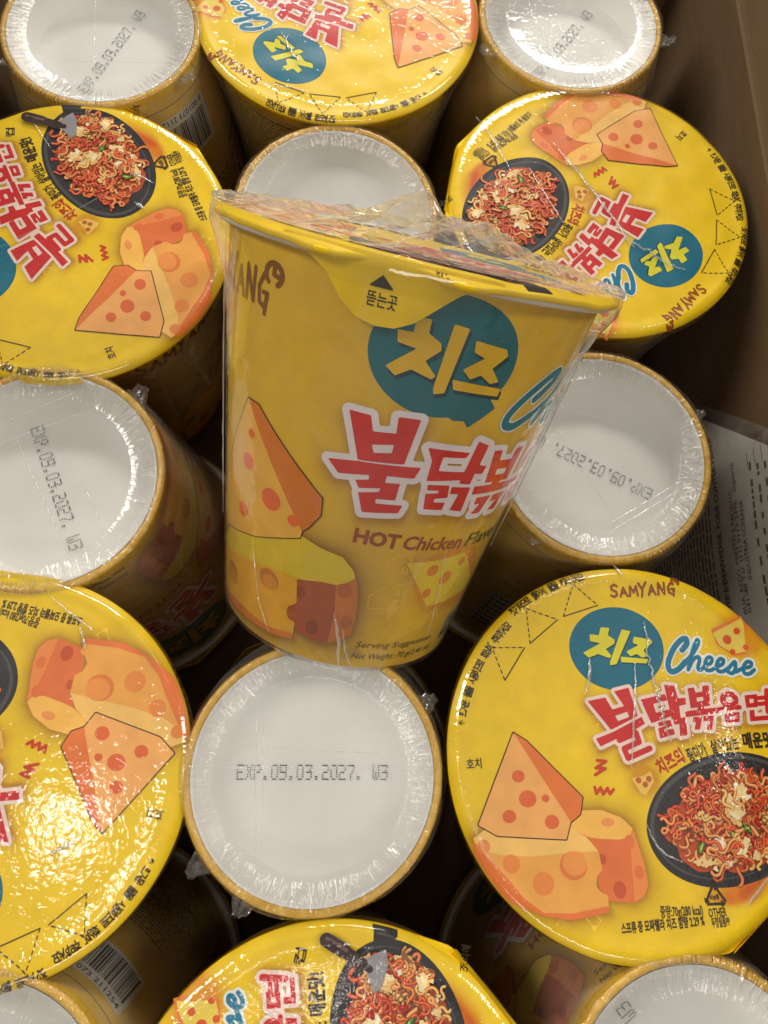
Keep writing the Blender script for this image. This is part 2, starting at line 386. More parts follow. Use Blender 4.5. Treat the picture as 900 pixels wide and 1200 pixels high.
# shapes on the lid (mm)
def lidshapes():
    S = {}
    S['bul'] = [('p', A2(E1l, [(118,602),(192,588),(222,642),(276,628),(234,562),(295,548),(332,672),(215,728)])), ('hole', ('p', A2(E1l, [(232,668),(288,650),(298,676),(246,694)]))),
                ('p', A2(E1l, [(150,768),(230,738),(350,678),(364,706),(300,742),(262,760),(240,768),(168,800)])),
                ('s', A2(E1l, [(252,776),(326,746),(338,786),(272,814),(288,856),(384,816)]), 1.25)]
    S['dal'] = [('p', A2(E1l, [(350,602),(455,580),(464,606),(402,620),(414,662),(472,648),(480,676),(394,704)])),
                ('p', A2(E1l, [(455,540),(498,545),(512,600),(545,600),(548,626),(516,632),(522,684),(484,690)])),
                ('p', A2(E1l, [(424,704),(476,694),(484,720),(446,732),(449,742),(490,733),(496,756),(432,772),(424,730),(456,720),(455,712),(427,720)])),
                ('p', A2(E1l, [(492,692),(546,684),(552,760),(522,766),(518,710),(496,714)]))]
    S['bok'] = [('p', A2(E1l, [(558,558),(584,555),(590,578),(624,574),(622,548),(650,548),(654,634),(570,644)])), ('hole', ('p', A2(E1l, [(594,598),(626,594),(628,614),(596,618)]))),
                ('p', A2(E1l, [(545,660),(600,652),(602,636),(626,634),(628,650),(690,646),(688,668),(548,682)])),
                ('p', A2(E1l, [(580,686),(618,684),(608,738),(586,738),(594,704),(580,706)])), ('p', A2(E1l, [(626,682),(668,680),(662,740),(640,740),(646,700),(626,702)]))]
    S['eum'] = [('e', E1l(738, 612), 2.35, 2.1), ('hole', ('e', E1l(738, 612), 1.0, .9)), ('s', A2(E1l, [(697,652),(782,646)]), 1.0),
                ('p', A2(E1l, [(718,672),(780,668),(780,710),(720,712)])), ('hole', ('p', A2(E1l, [(735,684),(765,682),(765,696),(736,697)])))]
    S['myeon'] = [('p', A2(E1l, [(806,596),(860,592),(862,646),(812,648)])), ('hole', ('p', A2(E1l, [(824,610),(846,608),(846,630),(826,632)]))),
                  ('s', A2(E1l, [(905,578),(908,668)]), 1.3), ('s', A2(E1l, [(868,608),(905,606)]), .9), ('s', A2(E1l, [(868,634),(905,632)]), .9),
                  ('p', A2(E1l, [(826,662),(846,661),(848,690),(912,686),(912,704),(830,708)]))]
    S['cheeseL'] = A2(E4l, [(44,214),(130,150),(300,128),(420,150),(545,222),(596,285),(612,368),(588,395),(584,440),(606,468),(634,482),(636,556),(560,572),(470,584),(350,560),(200,470),(80,310)])
    S['cheeseR'] = A2(E4l, [(400,150),(520,104),(610,104),(700,140),(752,190),(800,360),(812,440),(792,490),(750,516),(640,506),(600,450),(560,230)])
    S['pan'] = ('e', lidE(853, 962), 21.5, 15.2, math.radians(14))
    return S
def E1l(X, Y): return lidE(*E1(X, Y))
def E4l(X, Y): return lidE(*E4(X, Y))
def E0l(X, Y): return lidE(*E0(X, Y))
def E3l(X, Y): return lidE(*E3(X, Y))
LS = lidshapes()
CLIP = ('clip', ('e', (0, 0), RLM - .25, RLM - .25))
SMALLW = lambda px, py: lidE(px, py)
def lid_base_cols(X, Y):
    c = np.tile(np.array(lin(YEL)), (len(X), 1))
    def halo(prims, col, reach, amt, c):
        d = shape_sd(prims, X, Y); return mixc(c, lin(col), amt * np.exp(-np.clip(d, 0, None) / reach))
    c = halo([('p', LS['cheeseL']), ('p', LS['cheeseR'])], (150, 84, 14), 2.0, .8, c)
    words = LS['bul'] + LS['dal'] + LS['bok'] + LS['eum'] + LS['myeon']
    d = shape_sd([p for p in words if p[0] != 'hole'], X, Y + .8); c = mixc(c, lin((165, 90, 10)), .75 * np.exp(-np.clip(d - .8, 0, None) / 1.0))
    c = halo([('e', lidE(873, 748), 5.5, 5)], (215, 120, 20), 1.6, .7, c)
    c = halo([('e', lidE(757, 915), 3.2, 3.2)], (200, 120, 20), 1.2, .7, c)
    fl = ('e', lidE(868, 977), 22.5, 15.2, math.radians(13))
    d = prim_sd(fl, X, Y); dn = prim_sd(LS['pan'], X, Y)
    k = np.clip((44.5 - np.hypot(X, Y)) / 4, 0, 1) * np.clip(1 - d / 1.6, 0, 1) * np.clip((X + 1.2 * -Y - 50) / 12, 0, 1)
    c = mixc(c, lin((196, 40, 12)), k * .95)
    nz = .5 + .5 * np.sin(X * .9 + np.sin(Y * .7) * 2) ; c = mixc(c, lin((250, 150, 30)), np.clip(k - .35, 0, 1) * nz * .9)
    return c
def build_lid_mesh(print_=True):
    n = 256; rings = [0.001] + list(np.linspace(.03, .93, 40)) + list(np.linspace(.937, 1, 22)); V = []; F = []
    for t in rings:
        for i in range(n):
            a = 2 * math.pi * i / n; rr = lid_r(a) * t if t > .5 else RLM * t
            if t > .5: w = (t - .5) / .5; rr = RLM * t * (1 - w) + lid_r(a) * t * w
            V.append((rr * math.cos(a), rr * math.sin(a)))
    V = np.array(V); P = lid_map(V[:, 0], V[:, 1], np.zeros(len(V))); P = list(map(tuple, P)); k = len(rings)
    for j in range(k - 1):
        for i in range(n): F.append((j * n + i, j * n + (i + 1) % n, (j + 1) * n + (i + 1) % n, (j + 1) * n + i))
    # rolled edge under the lid
    V2 = V[-n:] ; base = len(P)
    for q, (s, dz) in enumerate(((1.002, -.0004), (.996, -.0011), (.985, -.0014))):
        z0 = lid_z(V2[:, 0], V2[:, 1]); P += [(x * s / 1000, y * s / 1000, z0[i] + dz) for i, (x, y) in enumerate(V2)]
    for q in range(3):
        o0 = (k - 1) * n if q == 0 else base + (q - 1) * n; o1 = base + q * n
        for i in range(n): F.append((o0 + i, o0 + (i + 1) % n, o1 + (i + 1) % n, o1 + i))
    F.append(tuple(range(n - 1, -1, -1))) if False else None
    F = [f for f in F if f]
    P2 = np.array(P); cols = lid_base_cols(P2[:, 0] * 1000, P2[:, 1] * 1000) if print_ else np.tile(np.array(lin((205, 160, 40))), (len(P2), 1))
    F.append(tuple(range(n)))
    return mesh('lid', P, F, cols=cols)

def hole_spots(art, spots, cdark, cin, f, layer, extra=None):
    for (x, y, r) in spots:
        c = f(x, y); art.shape([('e', c, r, r * .85)] + (extra or []), cdark, layer, step=.25)
        art.shape([('e', (c[0] + r * .18, c[1] - r * .2), r * .78, r * .62)] + (extra or []), cin, layer + 1, step=.25)
def noodles(art, cx, cyy, rx, ry, rot, layer, seed, n=280):
    rg = random.Random(seed); ca, sa = math.cos(rot), math.sin(rot)
    def inside():
        while True:
            x, y = rg.uniform(-1, 1), rg.uniform(-1, 1); lim = .86 + .14 * math.sin(5 * math.atan2(y, x) + 1) * math.sin(3 * math.atan2(y, x))
            if x * x + y * y < lim: return (cx + x * rx * ca - y * ry * sa, cyy + x * rx * sa + y * ry * ca, x, y)
    wob = [('p', [(cx + rx * .96 * (1 + .05 * math.sin(7 * t) + .03 * math.sin(13 * t)) * math.cos(t) * ca - ry * .96 * (1 + .05 * math.sin(7 * t)) * math.sin(t) * sa,
                   cyy + rx * .96 * (1 + .05 * math.sin(7 * t)) * math.cos(t) * sa + ry * .96 * (1 + .05 * math.sin(7 * t) + .03 * math.sin(13 * t)) * math.sin(t) * ca) for t in np.linspace(0, 6.28, 60)[:-1]])]
    art.shape(wob, (196, 78, 36), layer, step=.4)
    pal = [(224, 104, 46), (216, 84, 38), (240, 150, 84), (200, 52, 26), (238, 152, 84), (228, 116, 52), (232, 126, 60), (212, 80, 34)]
    lay = layer + .5
    def strip(pts, w, col, la):
        V = []; F = []
        for i, (x, y) in enumerate(pts):
            a = pts[max(i - 1, 0)]; b = pts[min(i + 1, len(pts) - 1)]; dx, dy = b[0] - a[0], b[1] - a[1]; L = math.hypot(dx, dy) + 1e-9
            ww = w / 2 * (.6 if i in (0, len(pts) - 1) else 1); V += [(x - dy / L * ww, y + dx / L * ww), (x + dy / L * ww, y - dx / L * ww)]
        for i in range(len(pts) - 1): F.append((2 * i, 2 * i + 1, 2 * i + 3, 2 * i + 2))
        art.add(V, F, lin(col), la)
    def blob(x, y, r, col, la, sq=1.0, a=0.0):
        pts = []; ph = rg.uniform(0, 6)
        for t in np.linspace(0, 6.283, 15)[:-1]:
            q = r * (1 + .22 * math.sin(3 * t + ph) + .14 * math.sin(5 * t + 2 * ph)); u, v = q * math.cos(t), q * sq * math.sin(t)
            pts.append((x + u * math.cos(a) - v * math.sin(a), y + u * math.sin(a) + v * math.cos(a)))
        art.add(pts + [(x, y)], [(i, (i + 1) % 14, 14) for i in range(14)], lin(col), la)
    cheese = [inside() for _ in range(13)]
    for i in range(n):
        x, y, u, v = inside(); lay += .02
        a = rg.uniform(0, 6.28); k = rg.uniform(-.9, .9); L = rg.uniform(4.0, 8.0); wv = rg.uniform(.15, .4); f = rg.uniform(.6, 1.3); am = rg.uniform(1.0, 2.0)
        pts = []; st = 18
        for q in range(st):
            t = q / (st - 1); pts.append((x, y)); aa = a + k * t * 3 + math.sin(t * f * 6.28) * am
            x += math.cos(aa) * L / st; y += math.sin(aa) * L / st
        near = min(math.hypot(pts[0][0] - c[0], pts[0][1] - c[1]) for c in cheese)
        col = pal[rg.randrange(len(pal))]
        if near < 2.8 and rg.random() < .5: col = rg.choice([(240, 172, 92), (236, 150, 78)])
        w = rg.uniform(.48, .74)
        strip(pts, w + .24, tuple(int(c * .62) for c in col), lay); lay += .02
        strip(pts, w, col, lay); lay += .02
        strip([(px + .06, py + .09) for px, py in pts], w * .32, tuple(min(255, int(c * 1.1 + 34)) for c in col), lay)
        if i > n * .5 and i % 4 == 0 and cheese:
            c = cheese[(i // 9) % len(cheese)]
            for q in range(7):
                bx, by = c[0] + rg.gauss(0, .9), c[1] + rg.gauss(0, .75); lay += .02
                blob(bx, by, rg.uniform(.55, 1.25), rg.choice([(240, 204, 134), (246, 228, 176), (236, 184, 108), (248, 236, 204), (244, 214, 150)]), lay, .7, rg.uniform(0, 3))
        if i > n * .6 and i % 33 == 0:
            lay += .02; a2 = rg.uniform(0, 3.1); gx, gy, _, _ = inside()
            blob(gx, gy, 1.7, (44, 84, 22), lay, .45, a2); lay += .02; blob(gx, gy + .1, 1.35, (112, 158, 48), lay, .36, a2); lay += .02; blob(gx + .1, gy + .1, .8, (206, 210, 110), lay, .25, a2)
        if i > n * .6 and i % 21 == 0:
            lay += .02; gx, gy, _, _ = inside(); blob(gx, gy, rg.uniform(.7, 1.2), (176, 24, 20), lay, .7, rg.uniform(0, 3)); lay += .02; blob(gx + .2, gy + .25, .35, (236, 120, 90), lay, .5)
    return lay
def draw_wedge(art, P, side, top, front, sidec, outline, spots, f, layer, step=.25):
    art.shape([('p', P), ('p', side)], outline, layer, grow=.28, step=step)
    art.shape([('p', P)], front, layer + 1, step=step); art.shape([('p', side)], sidec, layer + 1.4, step=step)
    for x, y, r in spots: art.shape([('e', f(x, y), r, r * .9)], (226, 104, 48), layer + 2, step=step)
def lid_art(lid):
    # speech bubble
    b = Art(lid_map); c = E1l(248, 372)
    tail = ('p', A2(E1l, [(335, 480), (352, 522), (300, 510)]))
    b.shape([('e', c, 12.7, 10.8)], (0, 108, 132), 1, step=.3, run=6)
    def ch(X, Y): return E1l(102 + (X - 122) * .565, 285 + (Y - 118) * .49 + (X - 122) * -.03)
    b.shape([('p', [(x + .22, y - .35) for x, y in A2(ch, g)]) for g in CHI], (0, 62, 84), 2, grow=.15, step=.22)
    b.shape([('p', A2(ch, g)) for g in CHI], (226, 216, 40), 3, grow=.12, step=.22)
    b.build('speech_bubble', M['foil'], lid)
    # word
    w = Art(lid_map); words = [LS[k] for k in ('bul', 'dal', 'bok', 'eum', 'myeon')]
    allp = sum(words, []); D = []
    w.shape([p for p in allp if p[0] != 'hole'], (240, 214, 200), 2, grow=.95, step=.25)
    for g in words: w.shape(g, (206, 34, 34), 3, grow=.08, step=.2)
    # Cheese script
    S1 = lambda pts: smooth(A2(E1l, pts), 4)
    st = [[(535,388),(556,362),(552,338),(530,345),(500,378),(476,428),(474,465),(490,482),(520,470),(548,440)], [(548,440),(585,400),(606,362),(604,345),(592,362),(572,420),(560,475)], [(562,470),(582,432),(604,420),(610,436),(602,468),(614,478),(632,462)],
          [(632,462),(660,448),(664,428),(648,424),(634,448),(640,478),(662,480),(684,466)], [(684,468),(712,454),(716,436),(700,432),(686,456),(692,484),(716,486),(740,470)],
          [(736,478),(762,448),(770,452),(768,478),(756,496),(738,492)], [(772,490),(800,476),(832,470),(838,452),(820,448),(804,470),(808,498),(830,500),(850,484)]]
    w.build('logo_lettering', M['foil'], lid); w = Art(lid_map)
    w.shape([('s', S1(q), 1.0) for q in st], (238, 238, 226), 4, grow=.62, step=.25)
    w.shape([('s', S1(q), 1.0) for q in st] + [('s', S1(st[0]), 1.5)], (22, 122, 156), 5, step=.2)
    w.build('script_lettering', M['foil'], lid); w = Art(lid_map)
    brand(w, A2(E1l, [(228, 148), (520, 140)]), 3.3, .62, (150, 78, 20))
    w.build('brand_lettering', M['foil'], lid); w = Art(lid_map); K = (52, 36, 12)
    put_text(w, '치즈의', E3l(160, 225), E3l(300, 150), 3.0, (190, 52, 20), bold=.035)
    put_text(w, '풍미가', E3l(318, 158), E3l(420, 118), 2.5, K, bold=.03); put_text(w, '살아있는', E3l(440, 115), E3l(592, 90), 2.6, K, bold=.03)
    put_text(w, '매운맛!', E3l(612, 88), E3l(790, 84), 2.9, K, bold=.045)
    put_text(w, '중량:70g(280 kcal)', E3l(140, 992), E3l(370, 985), 2.0, K, bold=.02)
    put_text(w, '스프류 중 모짜렐라 치즈 함량 2.29 %', lidE(724, 1093), lidE(822, 1086), 1.9, K, bold=.03)
    put_text(w, 'OTHER', E3l(402, 1002), E3l(500, 998), 1.9, K, bold=.02); put_text(w, '뚜껑필름PP', E3l(418, 1056), E3l(516, 1048), 1.7, K, bold=.02)
    put_text(w, '비닐류', E3l(410, 908), E3l(460, 905), .9, K, bold=.03)
    put_text(w, '호치', E0l(105, 574), E0l(145, 572), 1.9, K, bold=.015)
    q = lidA(*A8(45, 187)); q2 = lidA(*A8(75, 187)); put_text(w, '컵', lidA(16, 160), lidA(16, 149), 2.0, K, bold=.02)
    put_text(w, '조리예', lidA(163, 135), lidA(162, 119), 1.7, K, bold=.015)
    def pol(px, py): x, y = lidE(px, py); return math.degrees(math.atan2(y, x)) % 360, math.hypot(x, y)
    a0, r0 = pol(545, 845); a1, r1 = pol(600, 728); arc_text(w, '※ 뜨거운 물을 사용하므로 화상에 주의하세요', (0, 0), (r0 + r1) / 2 - .5, a0, a1, 1.8, K, bold=.03, narrow=.75)
    a0, r0 = pol(606, 718); a1, r1 = pol(688, 674); arc_text(w, '젓가락으로 뚫어서 물을 따라내세요', (0, 0), (r0 + r1) / 2 - .6, a0, a1, 1.8, K, bold=.03, narrow=.75)
    w.build('fine_print', M['foil'], lid)
    # recycling mark, pouring triangles, red squiggles
    t = Art(lid_map)
    cc = E3l(437, 895)
    for k in range(3):
        a = math.radians(90 + 120 * k); a2 = math.radians(90 + 120 * (k + 1)); p = (cc[0] + 3.2 * math.cos(a), cc[1] + 2.9 * math.sin(a)); p2 = (cc[0] + 3.2 * math.cos(a2), cc[1] + 2.9 * math.sin(a2))
        m0 = (p[0] * .86 + p2[0] * .14, p[1] * .86 + p2[1] * .14); m1 = (p[0] * .25 + p2[0] * .75, p[1] * .25 + p2[1] * .75)
        dx, dy = (m1[0] - m0[0]), (m1[1] - m0[1]); L = math.hypot(dx, dy); nx, ny = -dy / L, dx / L
        t.shape([('s', [m0, m1], .62), ('p', [(m1[0] + nx * .9, m1[1] + ny * .9), (m1[0] - nx * .9, m1[1] - ny * .9), (m1[0] + dx / L * 1.1, m1[1] + dy / L * 1.1)])], K, 3, step=.2)
    EZ = lambda X, Y: lidE(520 + X / 4.091, 660 + Y / 4.091)
    for tri in ([(245, 388), (402, 390), (302, 545)], [(412, 205), (562, 262), (428, 372)], [(640, 95), (758, 198), (590, 248)]):
        P = A2(lambda x, y: EZ(x, y), tri); sol = {0: 1, 1: 1, 2: 1}
        for k in range(3):
            a, b2 = P[k], P[(k + 1) % 3]; L = math.hypot(b2[0] - a[0], b2[1] - a[1])
            if k == 1: t.shape([('s', [a, b2], .28)], K, 3, step=.2); continue
            n = int(L / 1.5)
            for i in range(n):
                u, v = i / n, (i + .6) / n; t.shape([('s', [(a[0] + (b2[0] - a[0]) * u, a[1] + (b2[1] - a[1]) * u), (a[0] + (b2[0] - a[0]) * v, a[1] + (b2[1] - a[1]) * v)], .28)], K, 3, step=.2)
    for z in ([(450, 562), (474, 565), (446, 582), (472, 584), (444, 600)], [(442, 632), (446, 650), (458, 634), (464, 652), (476, 636), (482, 652), (492, 640)]):
        t.shape([('s', A2(E0l, z), .75)], (206, 62, 20), 3, step=.22)
    rg = random.Random(3)
    for k in range(26):                                   # faint cheese outlines in the yellow
        x, y = rg.uniform(-38, 38), rg.uniform(-38, 38)
        if x * x + y * y > 40 ** 2: continue
        a = rg.uniform(0, 6.28); s = rg.uniform(2.2, 3.2); P = [(x + s * (u * math.cos(a) - v * math.sin(a)), y + s * (u * math.sin(a) + v * math.cos(a))) for u, v in ((-1, -.6), (1, -.7), (1, .2), (.2, .9), (-1, .1), (-1, -.6))]
        t.shape([('s', P, .22), ('e', P[1], .6, .6), ('s', [P[2], P[4]], .2)], (244, 204, 52), .35, step=.3)
    t.build('printed_marks', M['foil'], lid)
    # cheese
    ch = Art(lid_map); L1 = (250, 190, 84)
    ch.shape([('p', LS['cheeseR']), CLIP], (228, 116, 56), 1.0, step=.3, run=2)
    ch.shape([('p', A2(E4l, [(400,150),(520,104),(610,104),(700,140),(750,190),(738,228),(690,238),(610,232),(560,224)])), CLIP], L1, 1.5, step=.3, run=2)
    ch.shape([('p', A2(E4l, [(740,228),(752,192),(800,360),(812,440),(792,490),(750,516),(742,370)])), CLIP], (240, 140, 70), 1.6, step=.3, run=2)
    ch.shape([('p', LS['cheeseL']), CLIP], (240, 168, 74), 2.2, step=.3, run=2)
    ch.shape([('p', A2(E4l, [(44,214),(130,150),(300,128),(420,150),(545,222),(596,285),(440,292),(300,300),(160,290),(75,262)])), CLIP], (248, 196, 104), 2.7, step=.3, run=2)
    ch.shape([('p', A2(E4l, [(340,548),(480,554),(634,528),(636,556),(560,572),(470,586),(350,562)])), CLIP], (234, 120, 54), 2.8, step=.3, run=2)
    ch.shape([('p', A2(E4l, [(40,225),(80,262),(190,390),(260,480),(360,556),(350,562),(200,500),(60,340)])), CLIP], (232, 120, 52), 2.8, step=.3, run=2)
    ch.shape([('e', E4l(484, 346), 3.4, 3.2), CLIP], (228, 124, 54), 3.2, step=.3, run=2); ch.shape([('e', E4l(490, 336), 3.0, 2.7), CLIP], (240, 150, 70), 3.6, step=.3, run=2)
    for x, y, r in ((350, 420, 2.6), (210, 330, 2.1), (90, 250, 1.6)): ch.shape([('e', E4l(x, y), r, r), CLIP], (234, 138, 62), 3.2, step=.3, run=2)
    for x, y, r, q in ((686, 458, 1.9, (200, 84, 40)), (612, 322, 1.2, (200, 84, 40)), (734, 250, 1.6, (230, 118, 60)), (772, 382, 1.5, (230, 118, 60))): ch.shape([('e', E4l(x, y), r * .8, r), CLIP], q, 2.0, step=.25)
    ch.shape([('e', E4l(640, 160), 1.7, 1.0)], (240, 150, 84), 2.0, step=.25)
    ch.build('cheese_wheel_picture', M['foil'], lid); ch = Art(lid_map)
    cx0, cy0 = 255, 640
    F = lambda X, Y: E0l(cx0 + (X - cx0) * 1.25, cy0 + 40 + (Y - cy0) * 1.25 - 22)
    P = A2(F, [(235,500),(156,692),(196,716),(268,722),(342,728),(352,690)]); Sd = A2(F, [(235,500),(262,518),(378,640),(372,676),(352,692)])
    draw_wedge(ch, P, Sd, None, (246, 176, 96), (232, 120, 50), (60, 36, 16), [(243, 592, 1.6), (262, 640, 2.2), (222, 676, 1.7), (312, 690, 1.8), (300, 640, 1.0)], F, 4)
    ch.build('cheese_slice_picture', M['foil'], lid); ch = Art(lid_map)
    V2 = A2(E1l, [(665,300),(808,240),(826,290),(812,330),(828,410),(770,420),(690,370)]); ch.shape([('p', V2)], (232, 128, 60), 1.2, step=.25)
    ch.shape([('p', A2(E1l, [(672,318),(806,252),(812,330),(822,400),(768,412),(700,370)]))], (236, 208, 84), 1.7, step=.25)
    for x, y, r in ((736, 348, 1.25), (778, 312, .9), (760, 402, .8), (818, 384, .8)): ch.shape([('e', E1l(x, y), r, r)], (222, 88, 34), 2.2, step=.22)
    ch.build('cheese_wedge_picture', M['foil'], lid); ch = Art(lid_map)
    ch.shape([('p', A2(E3l, [(0,238),(60,232),(108,204),(124,262),(78,335),(50,322)]))], (240, 196, 90), 1.5, step=.25)
    for x, y in ((40, 252), (96, 246), (76, 276)): ch.shape([('e', E3l(x, y), .75, .75)], (190, 100, 40), 2, step=.2)
    ch.build('cheese_chip_picture', M['foil'], lid)
    # pan of noodles
    p = Art(lid_map); pc = LS['pan'][1]
    hd = A2(lambda x, y: lidA(*A8(x, y)), [(228, 52), (320, 48), (330, 90), (262, 130), (252, 90)])
    p.shape([('p', hd), CLIP], (36, 32, 30), 1, step=.3, run=2)
    p.shape([LS['pan'], CLIP], (40, 38, 40), 1.4, step=.3, run=2)
    p.shape([('e', (pc[0] - .2, pc[1] + .5), 20.3, 13.9, math.radians(14))], (78, 76, 78), 1.8, step=.3)
    p.shape([('e', (pc[0] + .1, pc[1] + .2), 19.7, 13.3, math.radians(14))], (44, 42, 44), 2.1, step=.3)
    lay = noodles(p, pc[0] + 1.0, pc[1] - .7, 18.0, 11.6, math.radians(14), 2.6, 5)
    sp = lambda pts: A2(lambda x, y: lidA(*A8(x, y)), pts)
    p.shape([('p', sp([(245, 150), (300, 118), (316, 150), (310, 205), (290, 220), (255, 182)]))], (150, 146, 148), lay + .5, step=.3)
    p.shape([('s', sp([(112, 136), (170, 148)]), 3.2), ('s', sp([(170, 148), (236, 166)]), 2.7), ('s', sp([(236, 166), (262, 172)]), 1.6)], (56, 36, 34), lay + 1.0, step=.3)
    p.shape([('s', sp([(112, 132), (180, 146)]), .8)], (120, 84, 76), lay + 1.4, step=.3)
    p.build('noodle_picture', M['foil'], lid)

# ------------------------------------------------------------------ where the loose cup lies (fitted from the photo)
AX = np.array([-0.17996159, -0.75226622, -0.63380546]); AX /= np.linalg.norm(AX)
RC = np.array([0.01846983, 0.10865599, 0.0415])
BC = RC + AX * HC; ZL = -AX
tc_ = np.array([0, 0, CAMH]) - (RC + BC) / 2; tc_ -= tc_.dot(ZL) * ZL; tc_ /= np.linalg.norm(tc_)
YL = -tc_; XL = np.cross(YL, ZL)
HM = np.stack([XL, YL, ZL], 1)        # local -> world
RS = 38.0
def sleeve(px, py):
    d = R @ np.array([px - 450, 600 - py, -866.0]); o = np.array([0, 0, CAMH]); o = HM.T @ (o - BC); d = HM.T @ d
    k = (RW - RB) / HC
    a = d[0] ** 2 + d[1] ** 2 - (k * d[2]) ** 2; r0 = RB + k * o[2]
    b = 2 * (o[0] * d[0] + o[1] * d[1] - k * d[2] * r0); c = o[0] ** 2 + o[1] ** 2 - r0 ** 2
    t = (-b - math.sqrt(max(b * b - 4 * a * c, 0))) / (2 * a); p = o + d * t
    return (math.atan2(p[0], -p[1]) * RS, (p[2] - HC) * 1000)
def sleeve_map(X, Y, off):
    th = X / RS; z = HC + Y / 1000; r = RB + (RW - RB) * z / HC + off / 1000
    return np.stack([r * np.sin(th), -r * np.cos(th), z], 1)
def s5(X, Y): return sleeve(*H5(X, Y))
def s6(X, Y): return sleeve(*H6(X, Y))
def s7(X, Y): return sleeve(*H7(X, Y))
def sz(X, Y): return sleeve(*HZ(X, Y))
SS = {}
SS['bul'] = [('p', A2(s5, [(112,150),(205,175),(213,246),(318,256),(328,183),(425,196),(350,390),(148,368)])), ('hole', ('p', A2(s5, [(208,302),(308,303),(298,342),(216,340)]))),
             ('p', A2(s5, [(18,362),(150,376),(424,406),(394,452),(275,440),(265,472),(332,476),(310,548),(225,540),(222,562),(342,572),(322,604),(165,598),(150,513),(240,512),(250,494),(152,492),(138,458),(196,458),(200,436),(62,426)]))]
SS['dal'] = [('p', A2(s5, [(458,318),(640,340),(622,362),(522,358),(500,420),(612,425),(600,458),(450,462),(474,375)])),
             ('p', A2(s5, [(680,290),(722,308),(680,394),(712,398),(690,432),(660,430),(638,478),(592,474)])),
             ('p', A2(s5, [(455,480),(548,484),(540,536),(482,540),(478,558),(528,558),(515,590),(435,586),(445,520),(500,518),(505,505),(452,503)])),
             ('p', A2(s5, [(560,490),(640,492),(598,596),(550,590),(590,520),(552,520)]))]
_bx = s5(760, 400)
def gl(ox, pts): # glyph drawn in mm to the right of the visible part
    return [(ox + x, _bx[1] + y) for x, y in pts]
ox = 27.0
SS['bok'] = [('p', gl(ox, [(0,4.2),(2.4,4.2),(2.8,1.6),(7.2,1.6),(7.8,4.4),(10.4,4.4),(9.6,-4),(1,-4)])), ('hole', ('p', gl(ox, [(3.2,-.6),(7,-.6),(6.8,-2.2),(3.4,-2.2)]))),
             ('p', gl(ox, [(-1.8,-4.9),(3.6,-4.7),(3.7,-3.8),(6.2,-3.8),(6.3,-4.7),(13,-4.6),(12.4,-6.6),(-1.6,-7.0)])),
             ('p', gl(ox, [(.4,-8),(5.2,-7.8),(3.4,-12.4),(.6,-12.4),(2.4,-9.7),(.4,-9.8)])), ('p', gl(ox, [(6.2,-7.8),(11.4,-7.7),(9.6,-12.2),(6.6,-12.2),(8.6,-9.5),(6.2,-9.6)]))]
SS['eum'] = [('e', (ox + 18.5, _bx[1] + 0), 3.6, 3.2), ('hole', ('e', (ox + 18.5, _bx[1] + 0), 1.5, 1.3)), ('s', gl(ox, [(13.6,-5.2),(24,-5)]), 1.6), ('p', gl(ox, [(14.8,-7),(22.8,-7),(22.4,-11.6),(15.2,-11.6)])), ('hole', ('p', gl(ox, [(17,-8.6),(20.4,-8.6),(20.2,-10),(17.2,-10)])))]
SS['myeon'] = [('p', gl(ox, [(26,3),(33,3),(33,-5),(26.6,-5)])), ('hole', ('p', gl(ox, [(28.4,1),(30.8,1),(30.8,-3),(28.6,-3)]))), ('s', gl(ox, [(38.5,5),(38.5,-7.5)]), 2.1), ('s', gl(ox, [(34,1),(38,1)]), 1.4), ('s', gl(ox, [(34,-3),(38,-3)]), 1.4),
               ('p', gl(ox, [(28,-7),(30.6,-7),(30.8,-9.6),(39,-9.6),(39,-11.8),(28.4,-11.8)]))]
CL = A2(s7, [(42,340),(95,262),(160,215),(350,235),(465,560),(462,695),(415,712),(406,745),(415,780),(452,802),(437,895),(330,866),(190,775),(90,660),(46,580)])
CRt = A2(s7, [(250,225),(450,300),(600,390),(720,440),(778,515),(798,590),(805,650),(790,780),(760,870),(700,905),(630,918),(560,905),(455,850),(440,560)])
SCL = ('clip', ('p', [(-200, -1.5), (200, -1.5), (200, -97.5), (-200, -97.5)]))
def wall_mesh(name='cup_wall'):
    nt, nz = 240, 66; X, Y = np.meshgrid(np.linspace(-math.pi, math.pi, nt, endpoint=False) * RS, -np.linspace(.6, HC * 1000 - .6, nz)); X = X.ravel(); Y = Y.ravel()
    P = sleeve_map(X, Y, np.zeros(len(X)))
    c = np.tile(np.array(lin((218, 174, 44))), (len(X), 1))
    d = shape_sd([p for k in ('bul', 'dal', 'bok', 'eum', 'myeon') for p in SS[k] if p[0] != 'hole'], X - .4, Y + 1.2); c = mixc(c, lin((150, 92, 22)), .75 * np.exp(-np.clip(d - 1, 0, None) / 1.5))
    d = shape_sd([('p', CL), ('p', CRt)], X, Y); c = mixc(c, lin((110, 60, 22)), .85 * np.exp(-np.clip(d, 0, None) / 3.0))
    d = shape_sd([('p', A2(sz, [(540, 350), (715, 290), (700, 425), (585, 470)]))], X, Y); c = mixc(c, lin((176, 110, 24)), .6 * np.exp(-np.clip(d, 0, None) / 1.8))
    F = [(j * nt + i, (j + 1) * nt + i, (j + 1) * nt + (i + 1) % nt, j * nt + (i + 1) % nt) for j in range(nz - 1) for i in range(nt)]
    return mesh(name, P, F, cols=c)
